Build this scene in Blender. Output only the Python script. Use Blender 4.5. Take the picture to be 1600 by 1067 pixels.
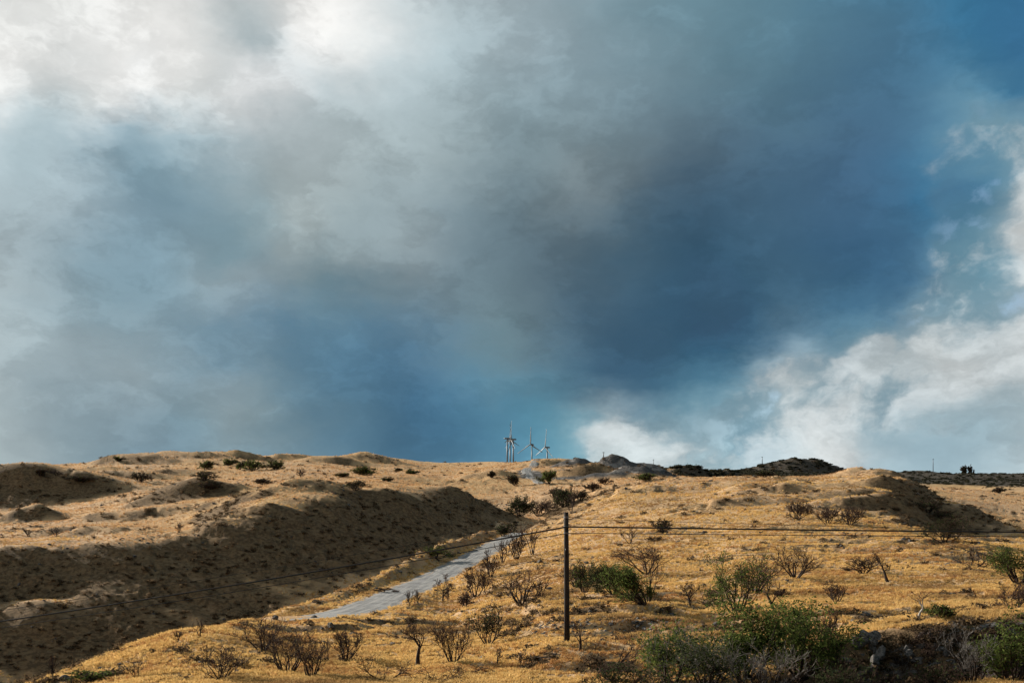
import bpy, math, random
import numpy as np
from mathutils import Vector, Matrix

for o in list(bpy.data.objects):
    bpy.data.objects.remove(o)
scene = bpy.context.scene
COL = scene.collection
random.seed(7)
RNG = np.random.default_rng(11)

# ------------------------------------------------------------------ camera
F = 1715.0          # focal length in photo pixels (1600 wide)
HY = 930.0          # photo row of the eye level
cam_d = bpy.data.cameras.new("camera")
cam_d.sensor_width = 36.0
cam_d.lens = 36.0 * F / 1600.0
cam_d.shift_y = (HY - 533.5) / 1600.0
cam_d.clip_start = 0.5
cam_d.clip_end = 40000.0
cam = bpy.data.objects.new("camera", cam_d)
COL.objects.link(cam)
cam.location = (0, 0, 0)
cam.rotation_euler = (math.radians(90), 0, 0)
scene.camera = cam

# ------------------------------------------------------------------ exposure
EXPO = 0.92
scene.view_settings.view_transform = 'Standard'
scene.view_settings.look = 'None'
scene.view_settings.exposure = EXPO
scene.view_settings.gamma = 1.0
scene.view_settings.use_curve_mapping = False
scene.cycles.use_denoising = True
scene.cycles.use_adaptive_sampling = True
scene.cycles.adaptive_threshold = 0.015
scene.cycles.adaptive_min_samples = 8
scene.cycles.max_bounces = 4
scene.cycles.diffuse_bounces = 2
scene.cycles.transparent_max_bounces = 6
scene.cycles.volume_bounces = 0

# ------------------------------------------------------------------ sun
SUN_AZ = math.radians(-56.0)
SUN_EL = math.radians(22.0)
S = Vector((math.sin(SUN_AZ) * math.cos(SUN_EL), math.cos(SUN_AZ) * math.cos(SUN_EL), math.sin(SUN_EL)))
sun_d = bpy.data.lights.new("sun", 'SUN')
sun_d.energy = 5.0
sun_d.angle = math.radians(0.53)
sun_d.color = (1.0, 0.93, 0.82)
sun = bpy.data.objects.new("sun", sun_d)
COL.objects.link(sun)
sun.location = (-200, 120, 150)
sun.rotation_euler = S.to_track_quat('Z', 'Y').to_euler()

# ------------------------------------------------------------------ node helper
class NT:
    def __init__(self, tree):
        self.t = tree; self.n = tree.nodes; self.l = tree.links
    def set(self, sock, v):
        if hasattr(v, 'is_output'): self.l.new(v, sock)
        elif v is not None: sock.default_value = v
    def math(self, op, a, b=None, c=None, clamp=False):
        m = self.n.new('ShaderNodeMath'); m.operation = op; m.use_clamp = clamp
        self.set(m.inputs[0], a)
        if b is not None: self.set(m.inputs[1], b)
        if c is not None: self.set(m.inputs[2], c)
        return m.outputs[0]
    def vmath(self, op, a, b=None, scale=None):
        m = self.n.new('ShaderNodeVectorMath'); m.operation = op
        self.set(m.inputs[0], a)
        if b is not None: self.set(m.inputs[1], b)
        if scale is not None: self.set(m.inputs['Scale'], scale)
        return m.outputs[0]
    def noise(self, vec, scale, detail=4.0, rough=0.5, dist=0.0, lac=2.0):
        m = self.n.new('ShaderNodeTexNoise'); m.noise_dimensions = '3D'
        self.set(m.inputs['Vector'], vec); m.inputs['Scale'].default_value = scale
        m.inputs['Detail'].default_value = detail; m.inputs['Roughness'].default_value = rough
        m.inputs['Distortion'].default_value = dist; m.inputs['Lacunarity'].default_value = lac
        return m
    def mapr(self, v, a, b, c=0.0, d=1.0, smooth=True):
        m = self.n.new('ShaderNodeMapRange'); m.interpolation_type = 'SMOOTHSTEP' if smooth else 'LINEAR'
        self.set(m.inputs[0], v)
        for i, x in enumerate((a, b, c, d)): m.inputs[i + 1].default_value = x
        return m.outputs[0]
    def mix(self, fac, a, b, blend='MIX'):
        m = self.n.new('ShaderNodeMix'); m.data_type = 'RGBA'; m.blend_type = blend; m.clamp_factor = True
        self.set(m.inputs[0], fac); self.set(m.inputs[6], a); self.set(m.inputs[7], b)
        return m.outputs[2]
    def ramp(self, fac, stops, interp='LINEAR'):
        m = self.n.new('ShaderNodeValToRGB'); e = m.color_ramp.elements
        m.color_ramp.interpolation = interp
        while len(e) > 1: e.remove(e[0])
        e[0].position = stops[0][0]; e[0].color = stops[0][1]
        for p, c in stops[1:]:
            k = e.new(p); k.color = c
        self.set(m.inputs[0], fac)
        return m
    def sep(self, v):
        m = self.n.new('ShaderNodeSeparateXYZ'); self.set(m.inputs[0], v); return m.outputs
    def comb(self, x, y, z):
        m = self.n.new('ShaderNodeCombineXYZ')
        for i, k in enumerate((x, y, z)): self.set(m.inputs[i], k)
        return m.outputs[0]

def s2l(c):
    c = np.asarray(c, float) / 255.0
    return np.where(c <= 0.04045, c / 12.92, ((c + 0.055) / 1.055) ** 2.4)

# ------------------------------------------------------------------ world: Nishita sky with a storm cloud deck
# cloud tones by place in the sky (photo column, photo row, sRGB, share of broken cumulus)
SKY = [
 (0,30,228,228,224,.10),(150,40,236,236,233,.10),(300,60,240,240,237,.10),(450,50,234,233,230,.15),(560,55,224,225,223,.15),(700,40,182,191,193,.10),
 (820,60,160,172,178,0),(1000,50,122,145,158,0),(1200,50,95,128,150,0),(1400,50,75,115,150,0),(1580,30,50,108,155,0),(30,115,244,244,241,.20),
 (60,175,182,191,193,.20),(130,165,232,236,235,.30),(200,135,244,244,242,.20),(390,100,251,251,251,.40),(500,140,195,201,202,.20),(620,150,182,191,193,.10),
 (800,150,150,165,172,0),(1000,150,123,143,156,0),(1200,150,88,118,140,0),(1400,150,72,108,142,0),(1570,150,58,108,150,.10),(30,250,165,178,183,.10),
 (140,260,152,167,176,.10),(230,235,140,160,172,.20),(285,285,130,153,168,.20),(400,250,167,177,180,.10),(560,250,166,174,174,0),(700,250,152,162,164,0),
 (850,230,122,137,144,0),(960,240,104,120,131,0),(1050,270,80,100,120,0),(1200,260,74,101,129,0),(1400,260,67,102,139,0),(1545,215,120,152,170,.60),
 (1525,290,50,116,165,.80),(25,360,166,176,180,0),(120,340,154,167,175,0),(235,340,128,150,166,.20),(350,392,122,149,164,.30),(450,350,166,173,171,.10),
 (560,350,150,163,168,0),(700,340,124,139,148,0),(820,330,100,116,127,0),(1000,350,74,97,118,0),(1200,350,67,97,127,0),(1380,350,67,102,139,.10),
 (1490,370,112,150,172,.70),(1590,370,205,214,216,.80),(1565,415,100,155,185,.90),(20,480,168,178,181,0),(150,450,134,155,168,0),(260,430,132,154,168,0),
 (340,440,146,160,168,.10),(460,430,150,160,163,.10),(600,430,124,142,152,0),(720,440,116,133,144,0),(850,450,94,112,126,0),(1000,450,70,97,122,0),
 (1200,450,64,94,122,0),(1370,450,68,102,136,.10),(1455,500,176,192,198,.80),(1500,560,205,212,212,.80),(1545,490,140,168,183,.80),(1598,450,190,203,208,.70),
 (30,560,166,176,179,0),(200,570,150,162,168,0),(330,540,106,135,158,0),(440,520,92,123,150,0),(560,520,92,123,150,0),(700,520,104,127,145,0),
 (790,545,104,128,141,0),(900,550,76,103,127,0),(1050,550,65,95,124,0),(1170,550,70,102,131,.10),(1240,600,186,198,201,.80),(1330,600,182,196,201,.80),
 (1430,610,150,172,183,.60),(1580,610,168,182,188,.40),(40,655,166,176,179,0),(150,640,140,155,164,0),(300,660,118,141,155,0),(400,610,132,149,157,0),
 (480,630,100,128,150,0),(560,640,84,116,143,0),(660,640,70,108,144,0),(760,640,84,128,160,.10),(850,645,92,141,170,.10),(900,675,116,160,182,.20),
 (930,600,68,98,124,0),(1010,625,78,108,133,.10),(965,680,198,207,208,.70),(1050,695,172,187,192,.50),(1130,680,166,183,189,.50),(1190,690,130,170,194,.70),
 (1225,712,128,178,203,.70),(1280,690,214,220,219,.80),(1390,680,152,170,180,.30),(1540,690,150,168,178,.20),(1590,735,186,197,201,.20),(50,720,172,182,184,0),
 (250,700,122,142,157,0),(400,690,126,145,156,0),(550,695,94,125,150,0),(700,705,74,112,145,0),(790,705,92,137,168,0),(405,72,144,156,159,.30),
 (385,100,251,251,251,.40),(345,105,205,209,208,.20),(540,70,236,236,233,.20),(160,185,222,225,224,.20),(110,155,196,203,204,.20),(20,150,232,233,231,.20),
 (270,180,205,210,210,.10),(120,300,170,181,186,.10),(200,215,128,152,168,.10),(300,245,150,167,176,.10),(320,330,136,157,170,.10),(400,405,132,153,165,.20),
 (515,447,112,136,150,.20),(300,420,150,164,171,.20),(380,430,158,168,172,.10),(560,410,150,160,163,0),(640,400,146,156,160,0),(500,480,116,140,156,0),
 (780,530,106,130,142,0),(720,500,112,132,145,0),(830,560,96,120,136,0),(640,560,86,118,148,0),(900,265,132,142,146,0),(990,270,112,124,132,0),
 (1090,250,82,101,120,0),(100,560,160,171,176,0),(60,610,150,163,170,0),(230,600,152,164,170,0),(340,600,150,162,168,0),(140,690,140,156,165,0),
 (350,680,142,157,164,0),(1185,572,72,105,135,.10),(1200,598,205,213,212,.70),(1225,585,214,220,218,.70),(1150,620,104,140,162,.30),(1105,645,122,152,169,.40),
 (1280,645,140,168,182,.70),(1000,668,140,165,177,.50),(945,665,208,215,214,.60),(928,692,150,188,204,.40),(1070,650,110,142,160,.30),(1490,575,224,229,227,.60),
 (1440,520,205,213,213,.60),(1520,520,150,175,188,.70),(1350,545,140,168,182,.60),(1300,555,100,135,160,.20),(1400,495,88,124,154,.30),(1300,670,232,234,231,.50),
 (1250,695,222,227,225,.50),(1350,640,158,178,187,.50),(1455,560,190,203,207,.60),(1580,520,196,207,210,.60),(1530,300,45,116,166,.70),(1508,322,55,116,160,.50),
 (1550,320,84,124,152,.30),(1585,330,180,196,202,.60),(1595,395,226,230,229,.50),(1450,400,80,116,150,.30),(1430,450,84,120,150,.30),(1480,440,136,164,181,.60),
 (1545,185,140,170,184,.50),(1560,250,110,148,170,.60),(-500,150,200,203,203,.10),(-500,600,140,154,162,0),(2100,150,70,108,145,.20),(2100,600,130,152,166,.30),
 (-2000,300,150,160,166,0),(3600,300,100,128,148,.10),(800,-700,128,146,156,0),(2200,-700,84,118,144,0),(-500,-500,205,207,206,.10),
]
sky_pts = np.array(SKY, float)
def _tps(r2): return np.where(r2 > 1e-9, r2 * np.log(r2 + 1e-12), 0.0)
_sx = sky_pts[:, :2] / 300.0
_n = len(_sx)
_A = np.zeros((_n + 3, _n + 3))
_A[:_n, :_n] = _tps(((_sx[:, None] - _sx[None]) ** 2).sum(-1)) + np.eye(_n) * 0.03
_A[:_n, _n] = 1; _A[:_n, _n + 1:] = _sx; _A[_n, :_n] = 1; _A[_n + 1:, :_n] = _sx.T
_B = np.zeros((_n + 3, 4)); _B[:_n, :3] = np.sqrt(np.array([s2l(p[2:5]) for p in sky_pts])); _B[:_n, 3] = sky_pts[:, 5]
_C = np.linalg.solve(_A, _B)
def sstep_(x, a, b):
    t = np.clip((x - a) / (b - a), 0, 1); return t * t * (3 - 2 * t)
def sky_at(px, py):
    q = np.stack([px, py], -1) / 300.0
    r2 = ((q[:, None, :] - _sx[None]) ** 2).sum(-1)
    v = np.einsum('ij,jk->ik', _tps(r2), _C[:_n]) + _C[_n] + np.einsum('ij,jk->ik', q, _C[_n + 1:])
    c = np.clip(v[:, :3], [.20, .30, .38], .965) ** 2
    g_ = (c * (.3, .5, .2)).sum(1, keepdims=True)
    wt_ = 1 - sstep_(g_, .45, .8)
    c = g_ * (np.array([.99, 1.0, 1.005]) * (1 - wt_) + np.array([.935, 1.008, 1.07]) * wt_) + (c - g_) * .86
    bl = np.clip(c[:, 2:3] - c[:, 0:1], 0, .4)
    c = c + bl * (-.01, .045, -.04)
    return np.concatenate([c, np.clip(v[:, 3:], 0, 1)], 1)

world = bpy.data.worlds.new("World")
scene.world = world
world.use_nodes = True
wt = NT(world.node_tree)
wt.n.clear()
w_out = wt.n.new('ShaderNodeOutputWorld')
w_bg = wt.n.new('ShaderNodeBackground')
w_bg.inputs['Strength'].default_value = 0.1
wt.l.new(w_bg.outputs[0], w_out.inputs[0])
nish = wt.n.new('ShaderNodeTexSky')
nish.sky_type = 'NISHITA'; nish.sun_disc = False
nish.sun_elevation = SUN_EL; nish.sun_rotation = SUN_AZ
nish.altitude = 100; nish.air_density = 1.0; nish.dust_density = 0.6; nish.ozone_density = 0.6
tc = wt.n.new('ShaderNodeTexCoord')
D = tc.outputs['Generated']
DS = wt.vmath('MULTIPLY', D, (1.0, 1.0, 1.7))
wa = wt.noise(DS, 3.2, 3, 0.55)
wb = wt.noise(DS, 9.0, 5, 0.62)
warp = wt.vmath('ADD', wt.vmath('SCALE', wt.vmath('SUBTRACT', wa.outputs['Color'], (.5, .5, .5)), scale=0.018),
                wt.vmath('SCALE', wt.vmath('SUBTRACT', wb.outputs['Color'], (.5, .5, .5)), scale=0.052))
wc = wt.noise(DS, 26.0, 3, 0.6)
warp2 = wt.vmath('ADD', warp, wt.vmath('SCALE', wt.vmath('SUBTRACT', wc.outputs['Color'], (.5, .5, .5)), scale=0.026))
DW = wt.vmath('NORMALIZE', wt.vmath('ADD', D, warp2))
dx, dy, dz = wt.sep(DW)
AZ = wt.math('ARCTAN2', dx, wt.math('MAXIMUM', wt.math('ABSOLUTE', dy), 0.02))
EL = wt.math('ARCSINE', dz)
# four overlapping sectors of azimuth, each a band of tones per elevation
SECT = [(-88, -10.5), (-14.5, 1.5), (-2.0, 14.5), (10.5, 88)]
fades = [wt.mapr(AZ, math.radians(p), math.radians(q)) for p, q in ((-13.9, -11.1), (-1.3, 0.8), (11.1, 13.9))]
azn = [wt.mapr(AZ, math.radians(p), math.radians(q), 0, 1, smooth=False) for p, q in SECT]
def sect_stops(p, q):
    if p < -80: return [-88, -60, -44, -36] + list(np.linspace(-31, q, 27))
    if q > 80: return list(np.linspace(p, 31, 27)) + [36, 44, 60, 88]
    return list(np.linspace(p, q, 27))
el_rows = [1.0, 3.5] + list(np.arange(4.8, 28.9, 1.2)) + [30.5, 34.0, 42.0, 62.0]
def fmix(nt, t, a, b):
    m = nt.n.new('ShaderNodeMix'); m.data_type = 'FLOAT'
    nt.set(m.inputs[0], t); nt.set(m.inputs[2], a); nt.set(m.inputs[3], b); return m.outputs[0]
def band(er):
    """tones of the cloud deck along one elevation, as a node group"""
    g = bpy.data.node_groups.new('cloud_band', 'ShaderNodeTree'); nt = NT(g)
    for nm in ('a0', 'a1', 'a2', 'a3', 'f0', 'f1', 'f2'): g.interface.new_socket(nm, in_out='INPUT', socket_type='NodeSocketFloat')
    g.interface.new_socket('tone', in_out='OUTPUT', socket_type='NodeSocketColor'); g.interface.new_socket('broken', in_out='OUTPUT', socket_type='NodeSocketFloat')
    gi = g.nodes.new('NodeGroupInput'); go = g.nodes.new('NodeGroupOutput')
    rc = ra = None
    for j, (p, q) in enumerate(SECT):
        sa = np.array(sect_stops(p, q)); ar = np.radians(sa)
        tones = sky_at(np.clip(800 + F * np.tan(ar), -1500, 3100), np.maximum(HY - F * math.tan(math.radians(er)) / np.cos(ar), -800))
        rp = nt.ramp(gi.outputs[j], [((a - p) / (q - p), tuple(c)) for a, c in zip(sa, tones)], 'B_SPLINE')
        if j == 0: rc, ra = rp.outputs[0], rp.outputs[1]
        else: rc = nt.mix(gi.outputs[3 + j], rc, rp.outputs[0]); ra = fmix(nt, gi.outputs[3 + j], ra, rp.outputs[1])
    nt.l.new(rc, go.inputs[0]); nt.l.new(ra, go.inputs[1])
    return g
bands = [band(er) for er in el_rows]
acc = None; acc_a = None
for k, er in enumerate(el_rows):
    gn = wt.n.new('ShaderNodeGroup'); gn.node_tree = bands[k]
    for i_, so in enumerate(azn + fades): wt.l.new(so, gn.inputs[i_])
    rc, ra = gn.outputs[0], gn.outputs[1]
    if acc is None:
        acc, acc_a = rc, ra
    else:
        t = wt.mapr(EL, math.radians(el_rows[k - 1]), math.radians(er), 0, 1, smooth=False)
        acc = wt.mix(t, acc, rc); acc_a = fmix(wt, t, acc_a, ra)
# billow relief of the deck
n1 = wt.noise(wt.vmath('ADD', DS, wt.vmath('SCALE', warp, scale=1.5)), 8.0, 6, 0.6)
n2 = wt.noise(wt.vmath('ADD', DS, wt.vmath('SCALE', warp, scale=2.0)), 17.0, 5, 0.6)
lum = wt.sep(acc)[0]
amp = wt.mapr(lum, 0.05, 0.5, 0.42, 0.55, smooth=False)
edge_ = wt.mapr(wt.noise(wt.vmath('ADD', wt.vmath('MULTIPLY', DS, (1.0, 1.0, 1.15)), wt.vmath('SCALE', warp2, scale=1.6)), 6.5, 7, 0.60).outputs[0], 0.455, 0.575, -0.5, 0.5)
rel0 = wt.math('MULTIPLY', edge_, wt.mapr(lum, 0.05, 0.45, 0.15, 0.22, smooth=False))
rel = wt.math('ADD', wt.math('ADD', wt.math('MULTIPLY', wt.math('SUBTRACT', n1.outputs[0], 0.5), amp), rel0),
              wt.math('MULTIPLY', wt.math('SUBTRACT', n2.outputs[0], 0.5), wt.math('MULTIPLY', amp, 0.55)))
deck = wt.vmath('SCALE', acc, scale=wt.math('ADD', rel, 1.0))
acc_a = wt.mapr(acc_a, 0.16, 0.75, 0.0, 0.95)
# broken cumulus along the open edge of the deck
n3 = wt.noise(wt.vmath('ADD', wt.vmath('MULTIPLY', D, (1, 1, 1.25)), wt.vmath('SCALE', warp, scale=0.7)), 15.0, 7, 0.56)
lumg = wt.sep(deck)[1]
thr = wt.math('ADD', 0.508, wt.math('MULTIPLY', wt.math('SUBTRACT', 0.40, lumg), 0.42))
puff = wt.mapr(wt.math('SUBTRACT', n3.outputs[0], thr), -0.08, 0.10)
gap = wt.math('MULTIPLY', wt.mapr(n3.outputs[0], 0.42, 0.32), wt.math('POWER', acc_a, 1.5))
shade = wt.mapr(n2.outputs[0], 0.30, 0.70, 0.46, 0.86)
lit = wt.vmath('SCALE', wt.comb(0.965, 1.0, 1.0), scale=shade)
dim = wt.mix(0.45, wt.vmath('SCALE', deck, scale=0.72), (0.15, 0.255, 0.335, 1))
broken = wt.mix(puff, dim, lit)
deck2 = wt.mix(wt.mapr(acc_a, 0.05, 0.6, 0.0, 0.6), deck, broken)
K = 10.0 / (2 ** EXPO)
deck3 = wt.vmath('SCALE', deck2, scale=K)
final = wt.mix(wt.math("MULTIPLY", gap, 0.5, clamp=True), deck3, nish.outputs[0])
wt.l.new(final, w_bg.inputs['Color'])
world.cycles.sampling_method = 'MANUAL'
world.cycles.sample_map_resolution = 512

# ------------------------------------------------------------------ noise on arrays
_P = RNG.permutation(4096)
_G = RNG.uniform(0, 2 * np.pi, 4096)
_GX, _GY = np.cos(_G), np.sin(_G)
def perlin(x, y, seed=0):
    x0 = np.floor(x).astype(np.int64); y0 = np.floor(y).astype(np.int64)
    fx = x - x0; fy = y - y0
    u = fx * fx * fx * (fx * (fx * 6 - 15) + 10); v = fy * fy * fy * (fy * (fy * 6 - 15) + 10)
    def g(ix, iy, ax, ay):
        h = _P[(_P[(ix + seed * 131) & 4095] + iy) & 4095]
        return _GX[h] * ax + _GY[h] * ay
    a = g(x0, y0, fx, fy); b = g(x0 + 1, y0, fx - 1, fy)
    c = g(x0, y0 + 1, fx, fy - 1); d = g(x0 + 1, y0 + 1, fx - 1, fy - 1)
    return ((a + u * (b - a)) + v * ((c + u * (d - c)) - (a + u * (b - a)))) * 1.5
def sstep(x, a, b):
    t = np.clip((x - a) / (b - a), 0, 1); return t * t * (3 - 2 * t)
def pchip(x, y, q):
    x = np.asarray(x, float); y = np.asarray(y, float)
    h = np.diff(x); dl = np.diff(y, axis=0) / (h if y.ndim == 1 else h[:, None])
    m = np.zeros_like(y)
    a, b = dl[:-1], dl[1:]
    with np.errstate(divide='ignore', invalid='ignore'):
        m[1:-1] = np.where(a * b > 0, 2 * a * b / (a + b), 0)
    m[0] = dl[0]; m[-1] = dl[-1]
    q = np.clip(q, x[0], x[-1])
    i = np.clip(np.searchsorted(x, q) - 1, 0, len(x) - 2)
    t = (q - x[i]) / h[i]; hh = h[i]
    if y.ndim > 1: t = t[:, None]; hh = hh[:, None]
    return ((1 + 2 * t) * (1 - t) ** 2) * y[i] + (t * (1 - t) ** 2) * hh * m[i] + (t * t * (3 - 2 * t)) * y[i + 1] + (t * t * (t - 1)) * hh * m[i + 1]

# ------------------------------------------------------------------ terrain: sections through the land, each (distance m, photo row)
SEC = {
 -150: [(60,1150),(90,1120),(150,1180),(205,1130),(230,1090),(255,990),(285,872),(330,848),(420,818),(500,800),(545,770),(700,755),(1000,735),(1250,733)],
 -20:  [(60,1115),(84,1090),(120,1150),(200,1120),(232,1085),(252,1010),(262,965),(272,948),(282,900),(298,856),(340,838),(420,814),(500,800),(535,764),(600,757),(750,745),(1000,731),(1200,734)],
 60:   [(60,1100),(84,1064),(110,1120),(200,1110),(236,1080),(255,1005),(265,955),(276,945),(286,895),(300,852),(345,834),(420,810),(505,796),(540,758),(620,752),(750,741),(1000,728),(1200,733)],
 130:  [(60,1095),(88,1036),(110,1090),(200,1095),(238,1066),(262,985),(284,910),(302,848),(345,830),(420,804),(510,786),(550,757),(640,751),(800,735),(1000,723),(1200,732)],
 200:  [(60,1090),(92,1010),(114,1075),(200,1085),(242,1050),(268,965),(290,890),(306,842),(350,824),(420,797),(500,775),(620,752),(800,735),(1000,721),(1200,726)],
 285:  [(60,1085),(95,987),(116,1045),(200,1065),(250,1030),(276,945),(298,878),(312,840),(350,824),(390,800),(440,772),(500,764),(640,750),(800,732),(950,724),(981,715),(1120,710),(1300,720)],
 350:  [(60,1082),(98,980),(114,976),(126,992),(200,1045),(258,1010),(286,925),(308,856),(325,808),(370,792),(440,770),(620,749),(800,731),(950,716),(1100,708),(1300,718)],
 415:  [(60,1080),(100,986),(114,974),(126,966),(142,985),(210,1030),(266,985),(294,905),(320,826),(338,783),(410,770),(560,750),(800,732),(970,727),(1003,718),(1150,714),(1350,719)],
 500:  [(60,1080),(88,1024),(112,982),(117,972),(130,959),(148,958),(165,985),(225,1000),(282,950),(312,880),(342,805),(360,771),(450,757),(600,745),(850,727),(975,727),(1009,717),(1200,713),(1350,717)],
 600:  [(60,1080),(85,1032),(110,987),(140,947),(160,932),(178,920),(195,940),(260,950),(315,905),(348,845),(378,788),(396,764),(500,750),(700,740),(985,728),(1019,719),(1200,716),(1400,722)],
 700:  [(60,1080),(85,1026),(110,992),(140,957),(170,926),(195,897),(215,882),(232,872),(255,890),(310,900),(362,862),(395,815),(424,774),(440,757),(465,768),(540,775),(630,752),(700,742),(900,735),(1200,724)],
 780:  [(60,1080),(85,1022),(120,967),(160,917),(200,885),(250,857),(285,841),(305,834),(330,846),(380,850),(415,828),(440,806),(455,796),(500,802),(560,778),(640,746),(700,735),(900,729),(1200,723)],
 840:  [(60,1083),(84,1010),(95,984),(97,972),(108,960),(150,908),(200,872),(260,842),(320,822),(360,818),(400,826),(450,818),(520,790),(600,757),(660,742),(720,733),(800,727),(1000,722),(1400,724)],
 900:  [(60,1085),(84,1003),(93.6,985),(95.2,962),(110,948),(150,901),(200,863),(260,828),(320,800),(350,790),(400,795),(450,790),(520,772),(600,754),(680,737),(800,726),(1000,722),(1500,724)],
 1000: [(60,1080),(84,1001),(93.6,982),(95.0,964),(130,918),(180,868),(250,820),(320,778),(365,756),(395,748),(450,756),(550,750),(640,742),(760,734),(1000,733),(1300,738)],
 1100: [(56,1085),(64,1060),(80,1008),(100,964),(135,910),(190,856),(260,806),(330,770),(388,746),(430,752),(600,755),(850,744),(1150,736),(1350,742)],
 1190: [(54,1100),(62,1072),(70,1018),(80,1000),(100,955),(135,900),(185,850),(260,800),(340,760),(390,744),(440,756),(700,764),(1000,750),(1250,738),(1400,744)],
 1270: [(54,1125),(63,1092),(68,1008),(80,990),(100,952),(135,899),(185,850),(260,800),(340,760),(395,745),(445,760),(700,770),(1000,757),(1240,742),(1400,748)],
 1340: [(54,1125),(64,1088),(68,992),(80,980),(100,948),(135,897),(185,849),(260,800),(345,757),(400,738),(440,756),(700,775),(1000,760),(1280,746),(1450,752)],
 1410: [(54,1118),(64,1082),(68,979),(80,970),(100,944),(135,895),(185,848),(245,812),(320,772),(375,744),(405,762),(600,790),(900,768),(1300,748),(1480,739),(1650,746)],
 1445: [(54,1105),(63,1074),(67,976),(80,967),(100,942),(135,894),(185,848),(240,826),(305,806),(345,774),(366,755),(395,785),(560,815),(700,795),(900,766),(1250,755),(1480,738),(1650,746)],
 1520: [(54,1078),(63,1064),(67,969),(80,961),(100,939),(140,890),(190,850),(240,840),(304,836),(326,806),(342,787),(362,815),(500,850),(700,805),(900,773),(1250,757),(1480,740),(1650,748)],
 1600: [(54,1072),(63,1062),(67,962),(80,955),(100,935),(140,890),(190,858),(240,846),(296,842),(322,825),(345,855),(420,880),(560,865),(720,815),(900,780),(1250,760),(1480,740),(1650,748)],
 1750: [(54,1066),(63,1050),(67,958),(80,950),(100,930),(140,890),(190,862),(240,858),(300,890),(500,890),(720,822),(900,785),(1250,762),(1480,742),(1650,750)],
}
LN0, LN1, NL = math.log(1.2), math.log(14000.0), 3000
ln_ax = np.linspace(LN0, LN1, NL)
pcols = np.array(sorted(SEC))
rows = []
for p in pcols:
    pts = [(1.2, None), (8, None), (22, None), (42, None)]
    near = [(1.2, -1.75 / 1.2), (8, -2.3 / 8), (22, -3.4 / 22), (42, -4.1 / 42)]
    mid = [(y, (HY - r) / F) for y, r in SEC[p]]
    ymax, smax = mid[-1]
    far = [(2200, smax - 0.008), (3200, smax - 0.03), (5000, 0.03), (9000, 0.0), (14000, -0.004)]
    al = near + mid + [q for q in far if q[0] > ymax * 1.15]
    rows.append(pchip(np.log([q[0] for q in al]), np.array([q[1] for q in al]), ln_ax))
rows = np.array(rows)                                  # columns x distances
px_ax = np.arange(-150, 1751, 10.0)
GRID = pchip(pcols, rows, px_ax)                       # px x ln
def blur(a, axis, n):
    k = np.array([1, 2, 1.]) / 4
    for _ in range(n):
        b = np.pad(a, [(1, 1) if i == axis else (0, 0) for i in range(2)], mode='edge')
        a = k[0] * np.take(b, range(0, a.shape[axis]), axis) + k[1] * np.take(b, range(1, a.shape[axis] + 1), axis) + k[2] * np.take(b, range(2, a.shape[axis] + 2), axis)
    return a
GRID = blur(GRID, 0, 5)
def grid_at(px, ly):
    i = np.clip((px - px_ax[0]) / 10.0, 0, len(px_ax) - 1.001); j = np.clip((ly - LN0) / (LN1 - LN0) * (NL - 1), 0, NL - 1.001)
    i0 = i.astype(int); j0 = j.astype(int); a = i - i0; b = j - j0
    return (GRID[i0, j0] * (1 - a) * (1 - b) + GRID[i0 + 1, j0] * a * (1 - b) + GRID[i0, j0 + 1] * (1 - a) * b + GRID[i0 + 1, j0 + 1] * a * b)

# hillocks and mounds: photo column, distance, half width m, front m, back m, height m
HILLOCK = [
 (398,960,20,4.5,30,5.5),(447,985,18,4.5,30,5),(515,955,26,4.5,40,5.5),(575,985,28,4.5,40,6),(300,930,34,4.5,40,4.5),(205,900,30,4.5,40,5),(150,720,26,4.5,24,4),(640,900,22,4.5,30,3.5),
 (962,700,13,9,16,9.5),(903,760,14,8,14,5.5),(990,640,12,8,14,6.0),(925,660,16,8,16,6.0),(1018,690,10,8,12,5.5),(945,610,15,7,12,4.0),(860,800,16,7,14,4.5),(1086,760,16,9,18,8.0),(1150,860,22,12,24,7.0),
 (855,900,26,8,30,4.0),(1250,1250,38,30,60,10.5),(1300,1250,40,30,60,9.5),(1215,1250,26,20,40,5.0),(1180,1250,40,20,40,3.0),(1440,1480,30,20,60,4.0),
 (48,420,9,5.5,9,5.0),(100,552,40,14,34,7.0),(15,545,30,12,30,6.0),(235,890,40,9,70,6),(180,640,40,10,30,5),(330,445,17,8,14,4.0),(270,440,16,8,14,3.6),(425,905,36,7,60,3.0),(540,960,56,7,60,2.0),(330,960,60,7,80,2.5),(235,700,36,10,30,4.5),
 (480,385,14,8,14,3.0),(410,372,12,7,12,2.6),(590,1000,30,8,40,1.5),(765,655,18,9,14,3.5),(1340,398,6,5,9,2.2),(1380,385,7,5,8,2.0),(1200,330,11,4,10,2.6),(1260,310,15,4,12,3.0),(1330,300,15,4,10,3.0),(1375,335,12,5,10,3.0),
 (1180,285,13,4,8,2.2),(1310,268,15,4,8,2.2),(1400,270,11,5,9,2.6),(517,110,2.6,2.0,2.2,.55),(388,111,2.6,2,2.0,.7),(55,270,9,5,8,1.3),(140,332,10,5,9,2.2),(90,345,14,5,9,2.0),(200,395,16,6,12,2.4),
]
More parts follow.
